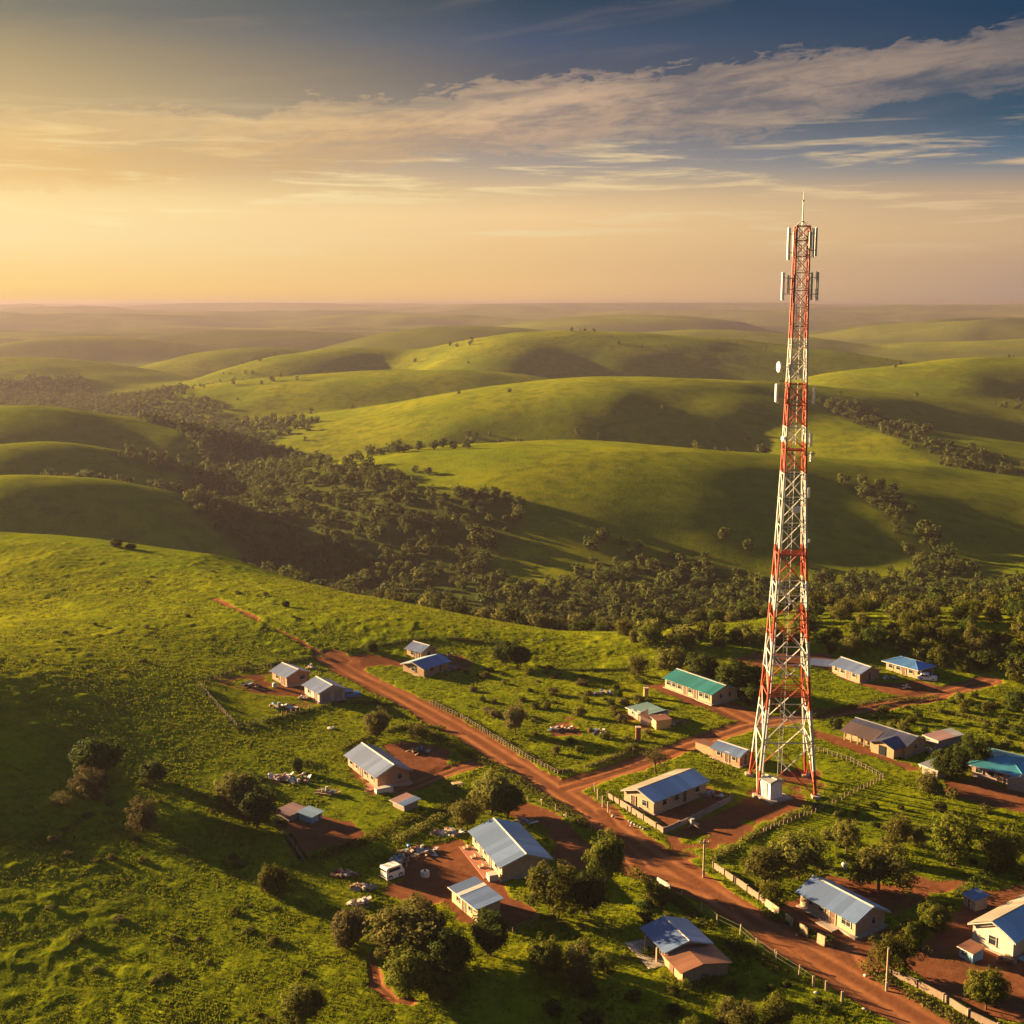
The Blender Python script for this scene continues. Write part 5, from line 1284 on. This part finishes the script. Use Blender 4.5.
scrap_heap('loose timber and sheets at the corner of the large blue grey house', (448, 833), 1.5, 22, 4, pale=.3)
scrap_heap('long pile of sheets and boards against the bank above the van', (418, 852), 1.6, 26, 5, pale=.25)
scrap_heap('scattered boards and drums between the van and the sheet pile', (404, 862), 1.3, 16, 6, pale=.3)
scrap_heap('orange rusty junk heap by the fence above the olive shrub', (345, 875), 1.2, 18, 7, ('rust', 'rust', 'wood'))
scrap_heap('grey white junk heap near the dirt edge above the olive tree', (362, 889), 1.1, 16, 8, pale=.4)
scrap_heap('dark scrap and pale boards under the lower corner fence', (360, 905), 1.2, 16, 9, pale=.25)
scrap_heap('row of sheds leftovers and drums in the meadow compound front', (283, 708), 1.7, 20, 10, ('rust', 'scrap', 'grey'), pale=.2)
scrap_heap('long low junk pile at the back corner of the meadow compound', (250, 686), 1.3, 14, 11, ('scrap', 'rust', 'black'), pale=.2)
scrap_heap('pile of bright planks against the house with garage doors', (307, 699), 1.0, 12, 12, ('cream', 'white', 'tan'))
scrap_heap('small scrap pile between the two meadow compound houses', (311, 668), .9, 8, 13, pale=.3)
scrap_heap('rusty brown junk mound with white pieces in the scrub field', (561, 730), 1.7, 24, 14, ('rust', 'rust', 'mauve'), pale=.3)
scrap_heap('wreck like junk with white panels beyond the brown mound', (598, 733), 1.3, 16, 15, ('scrap', 'black', 'paintb'), pale=.4)
scrap_heap('dark junk pile at the end of the rusty shack', (676, 724), 1.3, 16, 16, ('black', 'rust', 'wood'))
scrap_heap('junk pile inside the corner of the walled yard', (712, 796), 1.3, 14, 17, pale=.3)
scrap_heap('scatter of building leftovers behind the grey roofed fork house', (446, 657), 1.2, 12, 18, pale=.3)
scrap_heap('low rubble pile beside the bright blue roofed fork house', (455, 669), 1.2, 12, 19, ('rust', 'wood', 'scrap'))
scrap_heap('boards leaning behind the end of the long dark roofed house', (932, 752), 1.2, 12, 20, ('wood', 'scrap'), pale=.2)
scrap_heap('rusty mound in the upper part of the scrub field', (600, 694), 1.8, 16, 21, ('rust', 'mauve', 'wood'))
scrap_heap('pile of pots and wood beside the porch of the whitewashed house', (1006, 962), .7, 7, 22, ('rust', 'tan'))
scrap_heap('small white oddments in the yard of the far orange walled house', (890, 679), .9, 7, 23, pale=.8)
scrap_heap('pale oddments on the earth between far houses and cross road', (906, 688), .9, 7, 24, pale=.8)
scrap_heap('scraps beside the dirt loop near the large blue grey house', (526, 822), 1.0, 9, 25, pale=.5)
scrap_heap('two pale planks lying on the ground below the walled yard', (694, 827), .5, 4, 26, ('tan', 'cream'), 1.2)
def tank(label, px, py, r, h, mat, name='water_tank'):
    p = ground(px, py); t = thing(name, label, 'tank', p)
    bm = bmesh.new(); n = 18
    prof = [(r * .97, -.1), (r, .08), (r, h * .33), (r * .965, h * .36), (r, h * .39), (r, h * .66), (r * .965, h * .69), (r, h * .72), (r, h * .86), (r * .8, h * .96), (r * .3, h)]
    rings = [[bm.verts.new((a * math.cos(2 * math.pi * i / n), a * math.sin(2 * math.pi * i / n), z)) for i in range(n)] for a, z in prof]
    for a, b in zip(rings[:-1], rings[1:]):
        for i in range(n): bm.faces.new((a[i], a[(i + 1) % n], b[(i + 1) % n], b[i]))
    bm.faces.new(rings[-1]); bm.faces.new(rings[0][::-1]); part('tank_shell', bm, mat, t)
    bm = bmesh.new(); tube(bm, (0, 0, h - .01), (0, 0, h + .08), r * .28, n=12); part('lid', bm, 'black' if mat != 'black' else 'rust', t)
tank('white water drum on the grass of the meadow compound', 275, 687, .34, .6, 'tank')
tank('pale round tub on the dirt between the van and the cabin', 425, 876, .40, .5, 'tank')
tank('small whitish water tank behind the near cream house', 844, 869, .24, .6, 'tank')
tank('dark green water tank by the roadside end of the long dark house', 837, 728, .55, 1.1, 'black')
tank('white ringed trough lying on the meadow below the compound', 331, 729, .42, .22, 'tank', 'trough')
tank('small white drum in front of the tiny shed', 922, 767, .28, .4, 'tank')
def bench_table(label, px, py, w, mat):
    p = ground(px, py); t = thing('work_table', label, 'table', p, .4)
    bm = bmesh.new(); bx(bm, -w / 2, w / 2, -w * .3, w * .3, .42, .48, .01); part('table_top', bm, mat, t)
    for sx_ in (-1, 1):
        for sy_ in (-1, 1):
            bm = bmesh.new(); bx(bm, sx_ * w * .44 - .03, sx_ * w * .44 + .03, sy_ * w * .24 - .03, sy_ * w * .24 + .03, -.1, .42); part('leg', bm, 'wood', t)
bench_table('pale topped table on the lawn left of the golden olive tree', 457, 787, 1.1, 'cream')
t = thing('storage_box', 'long pale storage box against the brick house end wall', 'box', ground(384, 792), R(30))
bm = bmesh.new(); bx(bm, -.95, .95, -.32, .32, -.1, .5, .03); part('box_body', bm, 'tank', t); bm = bmesh.new(); bx(bm, -1.0, 1.0, -.36, .36, .503, .57, .02); part('lid', bm, 'trim', t)
# boulders and whitish stones beside the roads
def stone_mesh(seed):
    g = random.Random(seed); bm = bmesh.new(); bmesh.ops.create_icosphere(bm, subdivisions=2, radius=.5)
    for v in bm.verts: v.co *= 1 + .28 * (vnoise(np.array([v.co.x * 2.3 + seed]), np.array([v.co.y * 2.3 + v.co.z * 1.7]), seed)[0]); v.co.z *= .7
    me = bpy.data.meshes.new('roadside_stone'); bm.to_mesh(me); bm.free(); me.materials.append(MT['stone']); return me
STM = [stone_mesh(i) for i in range(4)]
SP = Z3((195, 795), (205, 802), (215, 808), (228, 812), (240, 818), (200, 812), (250, 826), (262, 820), (120, 760), (130, 775)) + Z7((650, 850), (712, 880), (735, 890), (560, 790), (590, 800)) + Z5((393, 968), (400, 836), (128, 676), (205, 905)) + Z7((560, 160), (790, 280), (320, 268), (700, 284))
for i, (px, py) in enumerate(SP):
    o = bpy.data.objects.new('roadside_stone', STM[i % 4]); C.objects.link(o); p = ground(px, py); k = rnd.uniform(.18, .45)
    o.location = p + Vector((0, 0, .05)); o.scale = (k, k * rnd.uniform(.7, 1.1), k); o.rotation_euler = (0, 0, rnd.uniform(0, 6))
    tag(o, 'pale stone lying on the grass at a road verge or field edge', 'stone', 'pale stones beside the roads')
# hedges: leafy banks along the plot boundaries
def hedge(label, pts, w, h, mat, seed, per=150, gap=.25):
    g = np.random.default_rng(seed); ps = along(pts, .25); o = ps[0]; V = []; L_ = len(ps); n = int(L_ * .25 * per)
    i = g.integers(0, L_, n); base = np.array([(p.x - o.x, p.y - o.y, p.z - o.z) for p in ps])[i]
    s = i * .25; hh = h * (1 + .55 * vnoise(s / 1.6, s * 0 + seed, 3) * 2); keep = vnoise(s / 1.1, s * 0, seed) > -.5 + gap
    a = g.uniform(0, 6.28, n); rr = g.uniform(.2, 1, n) ** .5
    p = base + np.stack([np.cos(a) * rr * w / 2, np.sin(a) * rr * w / 2, hh * np.sqrt(np.clip(1 - rr ** 2 * .8, 0, 1)) * g.uniform(.1, 1, n)], 1)
    p = p[keep]; n = len(p); nr = g.normal(size=(n, 3)) + np.array([0, 0, .6]); nr /= np.linalg.norm(nr, axis=1)[:, None]
    q = np.cross(nr, g.normal(size=(n, 3))); q /= np.linalg.norm(q, axis=1)[:, None]; b = np.cross(nr, q); sz = .10 * g.uniform(.6, 1.4, n)[:, None]
    v = np.stack([p - q * sz, p - b * sz * .6, p + q * sz, p + b * sz * .6], 1).reshape(-1, 3)
    ob = mesh_np('hedge', v, np.arange(n * 4).reshape(-1, 4), LEAF[mat], None, False, {'tint': np.repeat(g.uniform(0, 1, n), 4)}); ob.location = o
    tag(ob, label, 'hedge')
hedge('ragged green hedge along the verge between the main road and the brick house', Z7((0, 500), (120, 525), (230, 590), (330, 640), (420, 680), (520, 755), (640, 825), (730, 890)), 1.3, .55, 'green', 1)
hedge('dark green hedge below the lean-to shed', Z1((500, 945), (680, 880), (850, 790), (1000, 745), (1060, 720)), 1.5, .65, 'green', 2)
hedge('leafy hedge above the long sheet pile by the large house', Z2((140, 350), (230, 300), (380, 215), (420, 205)), 1.2, .7, 'olive', 3)
hedge('dark hedge between the walled garden and the corner yard', Z5((700, 590), (800, 500), (900, 430), (980, 390)), 1.3, .6, 'dark', 4)
hedge('olive hedge along the garden side of the tower fence', Z3((530, 945), (640, 880), (740, 815), (850, 765), (930, 735)), 1.0, .45, 'olive', 5)
hedge('low hedge behind the upper edge of the meadow compound', Z1((40, 240), (190, 195), (330, 175), (520, 145)), 1.0, .5, 'dark', 6)
hedge('scrubby hedge along the field edge by the grey roofed fork house', Z1((590, 130), (720, 105), (870, 85), (1020, 75), (1200, 95)), 1.2, .5, 'dark', 7)
hedge('dark low hedge along the lower fence of the meadow compound', Z1((40, 268), (110, 350), (190, 432), (345, 392), (600, 325), (800, 335)), .8, .42, 'dark', 21)
hedge('green hedge along the top edge of the brick house plot', Z1((440, 575), (600, 510), (720, 455), (870, 415), (1000, 430)), .9, .4, 'green', 22)
hedge('dark hedge down the side of the board shack yard', Z1((270, 620), (330, 700), (350, 800), (450, 950)), .9, .42, 'dark', 23)
hedge('low hedge behind the roadside post fence of the scrub field', Z7((125, 400), (370, 535), (622, 680), (760, 652), (950, 585)), .8, .35, 'olive', 24)
hedge('ragged hedge under the far side of the scrub field', Z7((540, 265), (700, 280), (900, 275), (960, 330)), .9, .4, 'dark', 25)
hedge('weedy hedge on the bank of the upper cross road', Z4((180, 385), (330, 345), (480, 320), (700, 305)), 1.0, .4, 'olive', 8)
hedge('overgrown hedge between the long dark house and the teal hipped house', Z4((650, 590), (700, 560), (760, 520), (860, 480)), 2.0, 1.0, 'dark', 9)
hedge('broad green weeds behind the broken row of panels', Z5((0, 590), (90, 620), (160, 660), (250, 700)), 1.1, .4, 'green', 10)
hedge('long weedy hedge crossing the upper right field', Z4((620, 345), (760, 375), (900, 410), (1040, 440)), 1.0, .4, 'olive', 11)
hedge('dark weed strip along the lower side of the main road', Z6((330, 330), (440, 400), (560, 490), (700, 590), (860, 690), (1010, 790)), 1.3, .5, 'green', 12)
hedge('gold green weeds along the tan panel wall of the corner yard', Z5((400, 800), (470, 850), (600, 920), (720, 990), (800, 1040)), 1.4, .4, 'olive', 13)

# ------------------------------------------------------------------ bring the place to real size (the plan above is drawn at 1 unit = 1.7 m)
K = 1.7
for o in bpy.data.objects:
    if o.parent is None and o.type not in ('LIGHT',):
        o.location = o.location * K
        if o.type != 'CAMERA': o.scale = o.scale * K
bpy.data.materials['haze_air'].node_tree.nodes['Principled Volume'].inputs['Density'].default_value = HAZE_DENSITY / K
